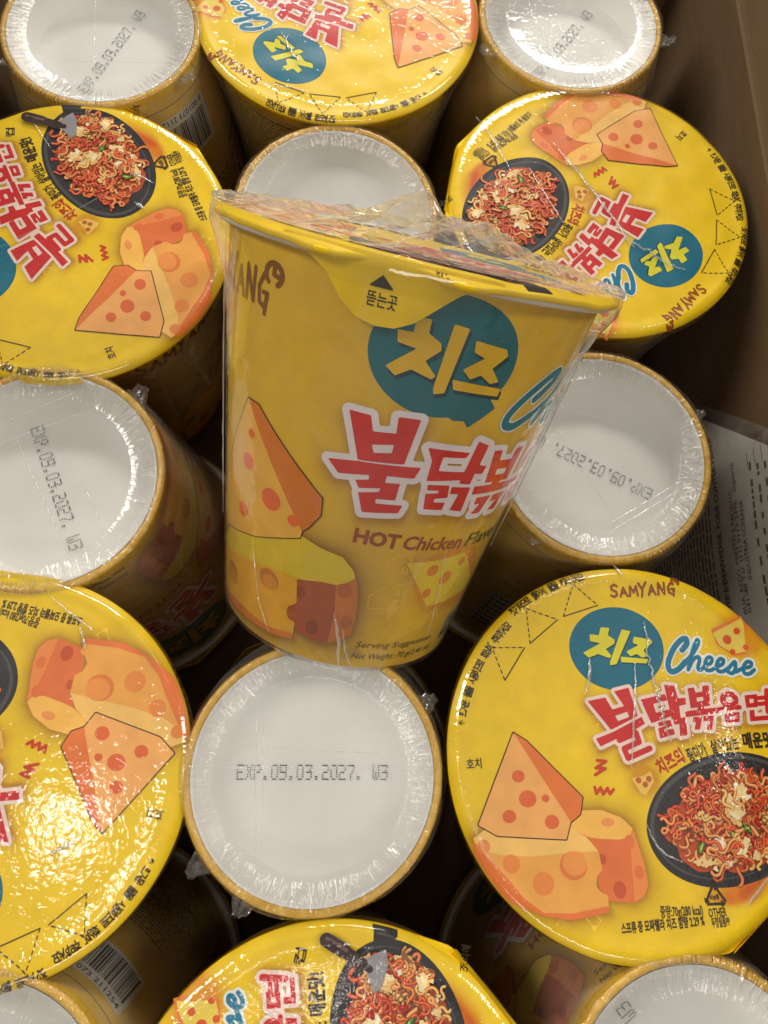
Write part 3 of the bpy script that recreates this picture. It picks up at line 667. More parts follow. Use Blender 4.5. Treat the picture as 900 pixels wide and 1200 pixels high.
def wall_art(wall):
    b = Art(sleeve_map); c = s6(388, 300); ex = s6(705, 290); ey = s6(388, 568)
    b.shape([('e', c, (ex[0] - c[0]) * 1.0, abs(ey[1] - c[1])), ('p', A2(s6, [(380, 540), (410, 574), (462, 576), (478, 606), (530, 572), (600, 520), (560, 440)]))], (0, 100, 108), 1, step=.4)
    b.shape([('p', [(x + .5, y - .7) for x, y in A2(s6, g)]) for g in CHI], (0, 58, 66), 2, grow=.2, step=.3)
    b.shape([('p', A2(s6, g)) for g in CHI], (222, 176, 24), 3, grow=.1, step=.25)
    b.build('speech_bubble', M['paper'], wall)
    w = Art(sleeve_map); words = [SS[k] for k in ('bul', 'dal', 'bok', 'eum', 'myeon')]
    w.shape([p for p in sum(words, []) if p[0] != 'hole'], (226, 214, 214), 2, grow=1.5, step=.35)
    for g in words: w.shape(g, (206, 36, 22), 3, grow=.05, step=.28)
    w.build('logo_lettering', M['paper'], wall); w = Art(sleeve_map)
    q0 = s6(610, 610); hh = 18.0
    def sc(x, y): return (q0[0] + x, q0[1] + y)
    st = [[(7.5,11),(10,14.5),(12.5,18.5),(12,21),(9,19.5),(4,13),(1,6),(1.6,1.8),(5,1),(10,5)], [(10,5),(17,14),(20,20),(18.6,20),(15,10),(13.5,1.5)], [(13.6,2),(17,7.5),(20,8.5),(20.4,6),(19.4,2),(21.6,1),(24,3.5)]]
    for k in range(2):
        o = 24 + 7.4 * k; st.append([(o, 3.5), (o + 3.4, 5.4), (o + 4, 7.8), (o + 1.8, 8.4), (o, 5), (o + .8, 1.2), (o + 3.6, 1), (o + 7, 3.5)])
    st.append([(38.8, 2.6), (42, 7.6), (43, 7), (42.6, 3), (41, .8), (38.8, 1.4)]); o = 43.4; st.append([(o, 2), (o + 3.4, 4.6), (o + 5, 7.8), (o + 2.6, 8.4), (o + .6, 5), (o + 1.6, 1.2), (o + 4.6, 1), (o + 7.6, 3.4)])
    P = [smooth([sc(x * .80 + y * .16, y * .64) for x, y in q], 4) for q in st]
    w.shape([('s', q, 1.3) for q in P], (220, 222, 212), 4, grow=.7, step=.3); w.shape([('s', q, 1.25) for q in P] + [('s', P[0], 1.9)], (16, 112, 124), 5, step=.28)
    w.build('script_lettering', M['paper'], wall); w = Art(sleeve_map); BR = (150, 66, 16); GR = (52, 74, 30)
    a = sleeve(413, 634); bx = sleeve(470, 633); y = a[1]
    put_text(w, 'HOT', a, (bx[0], y), 3.6, BR, bold=.04); c0 = sleeve(474, 630); c1 = sleeve(544, 626)
    put_text(w, 'Chicken', (c0[0], y), (c1[0], y), 3.6, BR, bold=.025, slant=.12); c2 = c1[0] + 1.8
    put_text(w, 'Flavor', (c2, y), (c2 + 17, y), 3.6, GR, bold=.015, slant=.2); put_text(w, 'Ramen', (c2 + 19, y), (c2 + 36, y), 3.6, GR, bold=.015, slant=.2)
    w.build('flavour_lettering', M['paper'], wall); w = Art(sleeve_map)
    a = sleeve(416, 758); b1 = sleeve(498, 757); put_text(w, 'Serving Suggestion', a, (b1[0] + .4, a[1]), 1.9, (60, 42, 14), slant=.2)
    a = sleeve(411, 771); b1 = sleeve(500, 772); put_text(w, 'Net Weight: 70 g(2.46 oz)', a, (a[0] + 28, a[1]), 1.9, (60, 42, 14), slant=.2)
    a = sleeve(282, 346); put_text(w, '', a, a, 1, BR) if False else None
    w.build('fine_print', M['paper'], wall); w = Art(sleeve_map)
    e = sleeve(318, 352); brand(w, [(e[0] - 30, e[1] - .5), (e[0], e[1] - 2.0)], 7.2, 1.0, (128, 78, 24))
    w.build('brand_lettering', M['paper'], wall)
    ch = Art(sleeve_map)
    ch.shape([('p', CRt), SCL], (196, 112, 44), 1.0, step=.4)
    ch.shape([('p', A2(s7, [(465,555),(680,592),(672,740),(632,916),(560,905),(455,850),(452,802),(415,780),(406,745),(415,712),(462,695)]))], (166, 78, 34), 1.5, step=.4)
    ch.shape([('p', A2(s7, [(42,345),(95,262),(160,210),(350,225),(450,290),(600,390),(720,440),(778,515),(790,556),(740,582),(680,594),(600,575),(465,560),(400,520),(300,488),(150,430)]))], (214, 184, 40), 3.2, step=.4)
    ch.shape([('p', CL)], (222, 162, 34), 2.2, step=.4)
    ch.shape([('p', A2(s7, [(46,500),(70,560),(160,700),(300,820),(442,862),(437,895),(330,866),(190,775),(90,660),(46,580)]))], (206, 116, 44), 2.7, step=.4)
    hole_spots(ch, [(308, 560, 3.3), (110, 520, 3.6)], (190, 112, 40), (208, 134, 44), s7, 3.7)
    for x, yy, r, q in ((545, 830, 2.2, (140, 62, 28)), (486, 636, 1.6, (140, 62, 28)), (730, 625, 2.2, (178, 94, 38)), (738, 800, 1.9, (178, 94, 38))): ch.shape([('e', s7(x, yy), r * .85, r)], q, 2.0, step=.3)
    ch.build('cheese_wheel_picture', M['paper'], wall); ch = Art(sleeve_map)
    P = [sleeve(*q) for q in ((292, 466), (263, 590), (268, 612), (300, 628), (352, 630), (360, 606))]; Sd = [sleeve(*q) for q in ((292, 466), (304, 474), (378, 584), (376, 604), (362, 618), (354, 622))]
    draw_wedge(ch, P, Sd, None, (228, 172, 66), (210, 116, 36), (58, 44, 24), [(292, 540, 2.2), (318, 585, 3.0), (286, 596, 2.2), (344, 610, 1.6), (296, 508, 1.2)], lambda x, yy: sleeve(x, yy), 4.6)
    ch.build('cheese_slice_picture', M['paper'], wall); ch = Art(sleeve_map)
    ch.shape([('p', A2(sz, [(540,350),(600,338),(715,290),(716,330),(706,420),(585,470),(560,410)]))], (206, 134, 44), 1.2, step=.3)
    ch.shape([('p', A2(sz, [(540,350),(612,345),(690,322),(700,400),(590,462)]))], (218, 188, 54), 1.8, step=.3)
    for x, yy, r in ((608, 370, 1.7), (640, 388, 2.0), (592, 428, 1.4), (682, 345, 1.3)): ch.shape([('e', sz(x, yy), r, r)], (206, 116, 40), 2.3, step=.25)
    ch.build('cheese_wedge_picture', M['paper'], wall)
    # faint outlines, back panel: bar code, panels of fine print, small marks
    f = Art(sleeve_map); rg = random.Random(9)
    for (px, py, s) in ((340, 320, 4.2), (405, 425, 4.0), (420, 395, 3.4), (300, 420, 3.0), (640, 380, 4), (560, 640, 3.5), (450, 700, 4), (470, 660, 3)):
        x, y = sleeve(px, py); a = rg.uniform(-.2, .2); P = [(x + s * (u * math.cos(a) - v * math.sin(a)), y + s * (u * math.sin(a) + v * math.cos(a))) for u, v in ((-1, -.8), (1, -.9), (1, .1), (.3, .9), (-1, .2), (-1, -.8))]
        f.shape([('s', P, .3), ('s', [P[2], P[4]], .28), ('e', (P[1][0] - 1, P[1][1] + 1.4), .8, .8), ('hole', ('e', (P[1][0] - 1, P[1][1] + 1.4), .5, .5))], (226, 176, 52), .5, step=.3)
    K = (60, 44, 20); px0 = 74
    V = [(px0, -70), (px0 + 27, -70), (px0 + 27, -88), (px0, -88)]; f.shape([('p', V)], (214, 208, 196), 1, step=.8, run=2)
    x = px0 + 1.6
    while x < px0 + 25.4:
        wd = rg.choice([.25, .25, .5, .75]); f.shape([('p', [(x, -71.5), (x + wd, -71.5), (x + wd, -84), (x, -84)])], (24, 22, 20), 2, step=.24); x += wd + rg.choice([.28, .28, .55])
    put_text(f, '8 801073 211254', (px0 + 1.6, -87.3), (px0 + 25.4, -87.3), 2.0, (24, 22, 20), 2, bold=.01)
    for bx0, bx1, y0, y1, hs in ((px0 - 2, px0 + 28, -22, -56, 1.9), (px0 + 36, px0 + 66, -12, -88, 1.7)):
        y = y0
        while y > y1:
            x = bx0; e = bx1 - rg.uniform(0, 6)
            while x < e:
                wd = rg.uniform(1.2, 4); xx = min(x + wd, e); f.add([(x, y), (xx, y), (xx, y + .62), (x, y + .62)], [(0, 1, 2, 3)], lin(K), 1); x += wd + .6
            y -= hs
    for k, yq in enumerate((-10, -11.4, -92)): 
        for i in range(60): f.add([(50 + i * 2, yq), (52.02 + i * 2, yq), (52.02 + i * 2, yq + .3), (50 + i * 2, yq + .3)], [(0, 1, 2, 3)], lin((120, 80, 20)), 1)
    x0 = px0 - 4                                         # nutrition table
    T0, T1 = -106, -88
    f.shape([('p', [(T0, -16), (T1, -16), (T1, -50), (T0, -50)])], (206, 198, 176), 1, step=.8, run=2)
    for k in range(9):
        yy = -16 - k * 4.25; f.add([(T0, yy), (T1, yy), (T1, yy + .25), (T0, yy + .25)], [(0, 1, 2, 3)], lin(K), 2)
        for bx in (T0 + 1.2, T0 + 10.5):
            if k < 8:
                for q in range(3): f.add([(bx + q * 2, yy - 2.9), (bx + q * 2 + 1.5, yy - 2.9), (bx + q * 2 + 1.5, yy - 1.3), (bx + q * 2, yy - 1.3)], [(0, 1, 2, 3)], lin(K), 2)
    f.add([(T0 + 9, -16), (T0 + 9.25, -16), (T0 + 9.25, -50), (T0 + 9, -50)], [(3, 2, 1, 0)], lin(K), 2)
    hx = sleeve(512, 742); f.shape([('p', [(hx[0] + 2, hx[1] - 3), (hx[0] + 11, hx[1] - 3), (hx[0] + 11, hx[1] + 6), (hx[0] + 2, hx[1] + 6)])], (150, 140, 110), 1, step=.6); put_text(f, 'HALAL', (hx[0] + 2.8, hx[1] - 2.2), (hx[0] + 10.2, hx[1] - 2.2), 2.2, (40, 40, 36), 2, bold=.04)
    f.shape([('s', [(hx[0] + 4, hx[1] + 1.5), (hx[0] + 5, hx[1] + 4.4), (hx[0] + 6.5, hx[1] + 1.5), (hx[0] + 8, hx[1] + 4.6), (hx[0] + 9, hx[1] + 1.5)], .5)], (40, 40, 36), 2, step=.25)
    f.build('back_panel_print', M['paper'], wall)

# ------------------------------------------------------------------ one cup with its parts
D5 = {'E': '11111 10000 10000 11110 10000 10000 11111', 'X': '10001 01010 01010 00100 01010 01010 10001', 'P': '11110 10001 10001 11110 10000 10000 10000', '.': '00000 00000 00000 00000 00000 01100 01100',
      '0': '01110 10001 10001 10001 10001 10001 01110', '9': '11111 10001 10001 11111 00001 00001 11110', '3': '11111 00001 00010 01111 00001 00001 11110', '2': '11110 00001 00001 01110 10000 10000 11111', '7': '11111 00001 00001 00010 00100 00100 00100', 'W': '10001 10001 10001 10101 10101 10101 01010', ' ': '00000 ' * 7}
def date_mesh():
    V = []; F = []; s = 'EXP.09.03.2027. W3'; pitch = 2.17; rg = random.Random(1)
    for i, chh in enumerate(s):
        for j, row in enumerate(D5[chh].split()):
            for k, b in enumerate(row):
                if b == '1' and rg.random() > .03:
                    x = (i - len(s) / 2) * pitch + k * .36 + rg.uniform(-.03, .03); y = (3 - j) * .56 + rg.uniform(-.03, .03) + .02 * x; base = len(V); r = rg.uniform(.16, .20)
                    V += [((x + r * math.cos(a)) / 1000, (y + r * math.sin(a)) / 1000, 0) for a in np.linspace(0, 2 * math.pi, 9)[:-1]]; F.append(tuple(range(base, base + 8)))
    return mesh('date_print', V, F, smooth=False)
def film_noise(a, z, amp, ph=0.0): return amp * (math.sin(a * 5 + z * 90 + ph) * .5 + math.sin(a * 11 - z * 160 + ph * 2) * .3 + math.sin(a * 17 + 40 * z) * .2)
def film_shell(name, prof, n=160, amp=.0004, ph=0.0):
    V, F = revolve(name, prof, n); k = len(prof)
    for i in range(n):
        a = 2 * math.pi * i / n
        for q, (r, z) in enumerate(prof):
            x, y, zz = V[i * k + q]; g = film_noise(a, z, amp, ph) * (1 if r > .02 else 0); L = math.hypot(x, y) + 1e-9; V[i * k + q] = (x + x / L * g, y + y / L * g, zz)
    return mesh(name, V, F)
me_wall = wall_mesh()
V, F = revolve('rim', [(RW - .0012, HC - .001), (RW, HC - .0022), (RR - .0003, HC - .0026), (RR + .0004, HC - .0018), (RR + .0003, HC - .0009), (RR - .0006, HC - .0002), (RW, HC - .0003)]); me_rim = mesh('rim', V, F)
V, F = revolve('base_edge', [(wallr(.0018), .0018), (RB + .00005, .0009), (RB - .0002, .0002), (RB - .0009, -.0001), (RB - .0019, .0003), (RB - .0021, .0009)]); me_edge = mesh('base_edge', V, F)
V, F = revolve('base_cup', [(RB - .00212, .0004), (RB - .0025, .0005), (RB - .0029, .0014), (RB - .0034, .0044), (.0260, .0078), (.0247, .0105), (.0240, .0110), (.015, .0107), (.0001, .0104)]); me_base = mesh('base_cup', V, F)
me_date = date_mesh(); me_lid = build_lid_mesh(True); me_lid_plain = build_lid_mesh(False)
lidtop = HC + .0003
me_film_lid = film_shell('shrink_film', [(.0001, .0010)] + [(r, .0010 + .0006 * math.exp(-((r - .0452) / .0012) ** 2)) for r in np.linspace(.006, .0458, 12)] + [(.0474, .0004), (RL + .0004, -.0012), (RL + .0004, -.0035), (RW + .0015, -.008), (wallr(HC - .03) + .0009, -.03), (wallr(HC - .06) + .0012, -.06)], amp=.0003)
me_film_base = film_shell('shrink_film', [(.0001, .0010), (.006, .0010), (.012, .0009), (.018, .0008), (.024, .0005), (.028, .0001), (RB - .0012, -.0005), (RB + .0003, -.0002), (RB + .0006, .002), (wallr(.012) + .0012, .012), (wallr(.03) + .001, .03), (wallr(.055) + .0016, .055), (wallr(.08) + .001, .08), (RW + .001, .094)], amp=.0005, ph=1.0)
for me_, top, mt in ((me_film_lid, -.0034, 'film_lid'), (me_film_base, .0035, 'film_base')):
    me_.materials.append(M[mt]); me_.materials.append(M['film_gap_shade'])
    for p_ in me_.polygons:
        z_ = me_.vertices[p_.vertices[0]].co.z; z2_ = p_.center.z
        if (z2_ < top if top < 0 else z2_ > top): p_.material_index = 1
def crumple_mesh(seed, w=.010, h=.007, n=9, m2=7):
    rg = random.Random(seed); V = []; F = []
    for j in range(m2):
        for i in range(n):
            t = i / (n - 1) - .5; u = j / (m2 - 1); taper = 1 - .7 * u
            V.append((t * w * taper + rg.gauss(0, .0003), u * h + rg.gauss(0, .0003), .0012 * math.sin(i * 2.1 + seed) * (.4 + u) + rg.gauss(0, .0004)))
    for j in range(m2 - 1):
        for i in range(n - 1): F.append((j * n + i, j * n + i + 1, (j + 1) * n + i + 1, (j + 1) * n + i))
    return mesh('film_tip', V, F, smooth=False)
tips = [crumple_mesh(s) for s in range(4)]
def add_tip(root, ang, z, out, k=0, s=1.0, lift=.2):
    """a pinched tip of film standing off the cup at local angle ang (degrees), radius out"""
    o = obj('film_tip', tips[k % 4], M['crumple'], root); a = math.radians(ang)
    o.location = (out * math.cos(a), out * math.sin(a), z); o.rotation_euler = (lift, 0, a - math.pi / 2); s *= .75; o.scale = (s, s, s); return o
def crease(root, pts, r=.00022, zf=None):
    """a raised fold in the film, a thin half tube following points given in mm on the lid"""
    V = []; F = []; n = len(pts)
    for i, (x, y) in enumerate(pts):
        a = pts[max(i - 1, 0)]; b = pts[min(i + 1, n - 1)]; dx, dy = b[0] - a[0], b[1] - a[1]; L = math.hypot(dx, dy); t = i / (n - 1); rr = r * (math.sin(math.pi * min(max(t, .06), .94)) ** .5)
        z0 = float(lid_z(np.array([x]), np.array([y]))[0]) + .0006 if zf is None else zf
        for q in range(7):
            w = math.pi * q / 6; V.append((x / 1000 - dy / L * math.cos(w) * rr, y / 1000 + dx / L * math.cos(w) * rr, z0 + .8 * math.sin(w) * rr))
    for i in range(n - 1):
        for q in range(6): F.append((i * 7 + q, i * 7 + q + 1, (i + 1) * 7 + q + 1, (i + 1) * 7 + q))
    return obj('film_crease_streak', mesh('film_crease_streak', V, F), M['fold'], root)
def wob(p0, p1, n=14, amp=.5, bow=0.0, seed=0):
    rg = random.Random(seed); dx, dy = p1[0] - p0[0], p1[1] - p0[1]; L = math.hypot(dx, dy)
    return [(p0[0] + dx * t - dy / L * (bow * math.sin(math.pi * t) + rg.gauss(0, amp * .25)), p0[1] + dy * t + dx / L * (bow * math.sin(math.pi * t) + rg.gauss(0, amp * .25))) for t in np.linspace(0, 1, n)]
def empty(name): o = bpy.data.objects.new(name, None); COL.objects.link(o); o.empty_display_size = .02; return o
def tab_mesh():
    # pull tab folded down flat against the wall, seen edge-on below the straight side of the lid
    V = []; F = []; n = 13
    for j, (dr, dz) in enumerate(((0, -.0002), (.0006, -.0022), (-.0004, -.006), (-.0026, -.013))):
        for i in range(n):
            d = TH * (i / (n - 1) * 2 - 1) * (1 - .12 * j); rr = lid_r(TAB + d) / 1000 + dr
            V.append((rr * math.cos(TAB + d), rr * math.sin(TAB + d), dz))
    for j in range(3):
        for i in range(n - 1): F.append((j * n + i, j * n + i + 1, (j + 1) * n + i + 1, (j + 1) * n + i))
    return mesh('pull_tab', V, F, cols=np.tile(np.array(lin(YEL)), (len(V), 1)))
me_tab = tab_mesh()
def copy_tree(o, parent=None):
    c = o.copy(); COL.objects.link(c)
    if parent: c.parent = parent
    for ch_ in o.children: copy_tree(ch_, c)
    return c
def add_base(root, art=True, date=False):
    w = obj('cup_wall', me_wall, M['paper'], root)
    obj('base_edge', me_edge, M['edge'], root); b = obj('base_cup', me_base, M['white'], root)
    obj('rim', me_rim, M['white'], root); return w, b
# upright cup
up = empty('noodle_cup'); w0, _ = add_base(up); wall_art(w0)
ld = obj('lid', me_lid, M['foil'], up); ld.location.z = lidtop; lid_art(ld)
tb = obj('pull_tab', me_tab, M['foil'], ld)
fl = obj('shrink_film', me_film_lid, M['film_lid'], up); fl.location.z = lidtop
# upturned cup
dn = empty('upturned_noodle_cup'); w1 = copy_tree(w0, dn)
obj('base_edge', me_edge, M['edge'], dn); bb = obj('base_cup', me_base, M['white'], dn); obj('rim', me_rim, M['white'], dn)
ld2 = obj('lid', me_lid_plain, M['foil'], dn); ld2.location.z = lidtop
obj('shrink_film', me_film_base, M['film_base'], dn)
# ------------------------------------------------------------------ the six upright cups
GU = 'upright noodle cups packed lid up'; GD = 'upturned noodle cups packed base up'
UP = [  # px, py, rotation, tilt x, tilt y, dz, label
 (78, 275, 112, 0, 0, 0, 'yellow lid up noodle cup at upper left, its pan print near the corner white base'),
 (396, 7, 141, 0, 0, 0, 'lid up noodle cup cut by the top edge, its blue bubble upside down'),
 (706, 247, 222, 1.5, -1, .0, 'yellow lid up noodle cup beside the cardboard wall, partly behind the loose cup'),
 (-16, 904, 165, 0, 0, 0, 'lid up noodle cup at left edge with bright glare on film'),
 (745, 884, 1.5, 0, 0, 0, 'lid up noodle cup whose lettering stands upright, right of the central white base'),
 (390, 1369, 93, 0, 0, 0, 'lid up noodle cup cut by the bottom edge, its spatula and pan print showing')]
roots = {}
for i, (px, py, rot, tx, ty, dz, lab) in enumerate(UP):
    o = up if i == 0 else copy_tree(up)
    g = ground(px, py); o.location = (g[0], g[1], -lidtop - .0002 + dz); o.rotation_euler = (math.radians(tx), math.radians(ty), math.radians(rot))
    tag(o, lab, 'noodle cup', GU); roots['ABCDEF'[i]] = o
DN = [(118, 31, 64, 90, True, 2.0, 'upturned noodle cup with white base in the top left corner of the box'),
      (394, 250, 0, 90, False, 0, 'upturned noodle cup right behind the rim of the loose leaning cup'),
      (670, 21, 54, 95, True, 0, 'upturned noodle cup with white base at the top right, above the lid beside the cardboard'),
      (50, 558, -68, -35, True, 0, 'upturned noodle cup with white base at left edge, between two yellow lids'),
      (706, 531, 152, 100, True, 0, 'upturned noodle cup with white base just right of the loose cup, its date upside down'),
      (367, 908, -1.5, 180, True, 0, 'upturned noodle cup with whole white base in view under the foot of the loose cup'),
      (825, 1306, 125, 140, True, 4, 'upturned noodle cup in the bottom right corner, only the stamp W3 showing'),
      (-45, 1335, 30, 186, False, 0, 'upturned noodle cup in the bottom left corner with a bar code on its wall')]
DATES = []
for i, (px, py, drot, srot, date, off, lab) in enumerate(DN):
    o = dn if i == 0 else copy_tree(dn); z = -.004 if i == 1 else 0.0
    g = ground(px, py, z); o.location = (g[0], g[1], z); o.rotation_mode = 'XYZ'
    # flipped about x; srot = compass direction the front of the print faces
    o.rotation_euler = (math.pi + (.075 if i == 1 else 0), 0, math.radians(srot - 90))
    tag(o, lab, 'noodle cup', GD); roots['abcdefgh'[i]] = o
    DATES.append((o, srot, drot, date, off))
for o, srot, drot, date, off in DATES:
    if date:
        b_ = [c for c in o.children if c.name.startswith('base_cup')][0]
        d = obj('date_print', me_date, M['ink'], b_); d.location = (0, 0, .0090); a = math.radians(srot - 90) - math.radians(drot)
        d.rotation_euler = (math.pi, 0, a)
        d.location = (off / 1000 * math.cos(a), off / 1000 * math.sin(a), .01020)
# ------------------------------------------------------------------ the loose cup lying on the others
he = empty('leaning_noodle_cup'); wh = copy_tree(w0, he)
obj('base_edge', me_edge, M['edge'], he); obj('base_cup', me_base, M['white'], he); obj('rim', me_rim, M['white'], he)
RF = sleeve(455, 345)[0] / RS                       # direction of its pull tab round the axis
hl = obj('lid', me_lid, M['foil'], he); hl.location = (0, 0, lidtop); hl.rotation_euler = (0, 0, RF - math.pi / 2 - TAB)
for c in list(ld.children):
    if not c.name.startswith('pull_tab'): copy_tree(c, hl)
def hero_tab():
    P = [sleeve(*q) for q in ((300, 252), (341, 268), (366, 290), (388, 318), (402, 348), (420, 370), (440, 381), (462, 384), (484, 378), (510, 362), (535, 346), (560, 334), (600, 330))]
    P[0] = (P[0][0], 0.5); P[-1] = (P[-1][0], 0.5); a = Art(None)
    a.shape([('p', P + [(P[-1][0], 2.0), (P[0][0], 2.0)]), ('clip', ('p', [(-99, .3), (99, .3), (99, -40), (-99, -40)]))], YEL, 0, step=.6, run=2)
    V = np.array(a.V); X, Y = V[:, 0], V[:, 1]; s = -Y
    lift = np.interp(s, [-1, .3, 1.5, 3, 6, 11, 20], [2.9, 3.3, 3.2, 2.7, 1.9, 1.5, 1.3]) + .25 * np.sin(X * .5) * np.clip(s / 6, 0, 1)
    P3 = sleeve_map(X, Y, lift)
    o = obj('pull_tab', mesh('pull_tab', P3, a.F, cols=np.tile(np.array(lin(YEL)), (len(V), 1))), M['foil'], he)
    f2 = lambda X, Y, off: sleeve_map(X, Y, off + np.interp(-Y, [-1, .3, 1.5, 3, 6, 11, 20], [2.9, 3.3, 3.2, 2.7, 1.9, 1.5, 1.3]) + .25 * np.sin(X * .5) * np.clip(-Y / 6, 0, 1))
    t = Art(f2); c = sleeve(451, 327); K = (50, 40, 14)
    t.shape([('p', [(c[0] - 2.0, c[1] - 1.5), (c[0] + 2.0, c[1] - 1.5), (c[0], c[1] + .9)])], K, 3, step=.25)
    q0 = sleeve(431, 354); q1 = sleeve(466, 355); put_text(t, '뜯는곳', (q0[0], q0[1]), (q1[0], q0[1]), 2.2, K, 3, bold=.012)
    t.build('lettering', M['foil'], o)
hero_tab()
def hero_film():
    prof = [(RL + .0008, HC + .0012), (RL + .0012, HC - .0008), (RL + .0010, HC - .003), (RW + .0022, HC - .007), (wallr(HC - .016) + .0008, HC - .016), (wallr(.07) + .0006, .07), (wallr(.04) + .0006, .04), (wallr(.012) + .0006, .012), (RB + .0006, .0015), (RB + .0002, -.0006), (.028, -.0004), (.022, .0008), (.0001, .0014)]
    o = obj('shrink_film', film_shell('shrink_film', prof, amp=.00035, ph=2.0), M['film_side'], he)
    # loose slack film bulging above the lid, crumpled along its ridge
    n, k = 90, 26; V = []; F = []; rg = random.Random(4); ph = [rg.uniform(0, 6) for _ in range(8)]
    for j in range(k):
        t = j / (k - 1)
        for i in range(n):
            a = 2 * math.pi * i / n; r = (RL + .0012) * (1 - t * .999); x, y = r * math.cos(a), r * math.sin(a)
            puff = .0042 * (1 - (1 - t) ** 3) * (.75 + .25 * math.sin(x * 60 + 1)); cr = .0008 * math.sin(x * 330 + 90 * y + ph[0]) * math.sin(y * 210 + ph[1]) + .0009 * math.sin(x * 620 - y * 300 + ph[2])
            pk = .0070 * math.exp(-((x + .004) / .007) ** 2 - ((y - .002) / .012) ** 2) + .0026 * math.exp(-((x - .012) / .009) ** 2)
            ang = math.atan2(y, x); ear = .0010 * math.exp(-((abs(x) - .046) / .003) ** 2)
            V.append((x, y, HC + .0013 + puff + (cr + pk) * min(1, t * 5) + ear + rg.gauss(0, .0001) * min(1, t * 5)))
    for j in range(k - 1):
        for i in range(n): F.append((j * n + i, j * n + (i + 1) % n, (j + 1) * n + (i + 1) % n, (j + 1) * n + i))
    obj('slack_film', mesh('slack_film', V, F, smooth=False), M['crumple'], he)
    for a, z, s, kk in ((-78, .003, .8, 3), (180, HC + .0008, .55, 1), (0, HC + .0006, .6, 2)): add_tip(he, a, z, (RL - .0004) if z > .05 else RB, kk, s, .1 if z > .05 else 1.2)
hero_film()
def wall_fold_streak(pts, w, seed):  # film ribbons on the loose cup; the side ones imitate reflection streaks
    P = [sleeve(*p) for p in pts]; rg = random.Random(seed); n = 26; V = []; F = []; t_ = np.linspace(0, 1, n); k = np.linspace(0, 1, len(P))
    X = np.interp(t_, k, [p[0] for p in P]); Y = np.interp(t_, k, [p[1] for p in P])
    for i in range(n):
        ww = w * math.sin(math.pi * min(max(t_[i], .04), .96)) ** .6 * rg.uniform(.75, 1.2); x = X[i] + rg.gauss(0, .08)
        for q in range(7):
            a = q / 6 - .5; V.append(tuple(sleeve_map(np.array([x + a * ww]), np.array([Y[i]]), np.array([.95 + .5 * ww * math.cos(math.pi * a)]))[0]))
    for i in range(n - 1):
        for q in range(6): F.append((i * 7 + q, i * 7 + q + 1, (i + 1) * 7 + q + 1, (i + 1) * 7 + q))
    obj('film_crease_streak', mesh('film_crease_streak', V, F), M['fold'], he)
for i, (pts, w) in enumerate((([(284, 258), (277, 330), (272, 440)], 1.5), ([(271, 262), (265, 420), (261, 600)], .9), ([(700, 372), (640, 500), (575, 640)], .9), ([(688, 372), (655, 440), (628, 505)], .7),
                              ([(392, 715), (397, 748), (396, 782)], 1.0), ([(402, 735), (404, 760), (412, 782)], .7), ([(300, 640), (306, 700), (318, 740)], .35), ([(520, 640), (512, 690), (498, 742)], .4))): wall_fold_streak(pts, w, i)
HMb = Matrix([[*HM[0], BC[0]], [*HM[1], BC[1]], [*HM[2], BC[2]], [0, 0, 0, 1]]); he.matrix_world = HMb
tag(he, 'loose noodle cup in clear film leaning on top of the others, printed front up', 'noodle cup')

# ------------------------------------------------------------------ film folds and pinched tips
def on(root, pts, up_=True):
    inv = Matrix.LocRotScale(root.location, root.rotation_euler, None).inverted()
    r = []
    for px, py in pts:
        g = ground(px, py); v = inv @ Vector((g[0], g[1], 0)); r.append((v.x * 1000, v.y * 1000))
    return r
def film_of(o): return [c for c in o.children if c.name.startswith('shrink_film')][0]
def fold(k, p0, p1, r=.0002, bow=0, seed=0, amp=.4, n=16):
    o = roots[k]; a, b = on(o, [p0, p1]); f = film_of(o)
    crease(f, wob(a, b, n, amp, bow, seed), r, None if k.isupper() else -.0001)
fold('E', (690, 772), (686, 815), .0005, 0.5, 1); fold('E', (752, 728), (758, 770), .0003, 1, 2, 1.2); fold('E', (744, 776), (740, 900), .00035, .3, 3)
fold('E', (757, 765), (784, 870), .00045, .3, 4, 1.6, 40); fold('E', (720, 660), (728, 676), .0004, 0, 5); fold('E', (758, 965), (800, 1010), .0003, -2, 6); fold('E', (875, 1060), (898, 1030), .0004, 0, 7)
fold('C', (648, 165), (742, 292), .0005, 1, 8, .6, 24); fold('C', (620, 195), (660, 262), .0003, 0, 9); fold('C', (730, 280), (800, 320), .0004, 0, 10, 1.6, 30); fold('C', (560, 130), (600, 200), .0003, 0, 11)
fold('A', (30, 130), (60, 175), .00015, 0, 12, .1); fold('A', (158, 238), (170, 246), .0006, 0, 13); fold('A', (0, 290), (150, 215), .00012, 0, 14, .1); fold('A', (140, 200), (180, 215), .0004, .5, 15)
fold('B', (330, 40), (350, 75), .0004, 0, 16, 1.5); fold('B', (300, 95), (370, 110), .0003, 0, 17, 1.2)
fold('D', (60, 700), (110, 740), .0003, 0, 18); fold('D', (95, 735), (100, 760), .0004, 0, 19); fold('D', (60, 1000), (90, 985), .0006, 0, 20, 1)
for k, a, b in (('f', (312, 876), (505, 886)), ('f', (260, 899), (505, 901)), ('f', (301, 820), (299, 1000)), ('f', (309, 820), (307, 990)), ('e', (652, 505), (730, 622)), ('e', (712, 625), (802, 570)), ('e', (706, 618), (800, 562)),
                ('d', (0, 497), (95, 457)), ('d', (0, 520), (100, 482)), ('d', (18, 512), (85, 660)), ('d', (95, 560), (125, 632)), ('a', (112, 0), (110, 108)), ('a', (70, 72), (200, 74)), ('c', (618, 0), (650, 80)), ('c', (600, 60), (760, 42))):
    fold(k, a, b, .00013, 0, hash(a) % 97, .08)
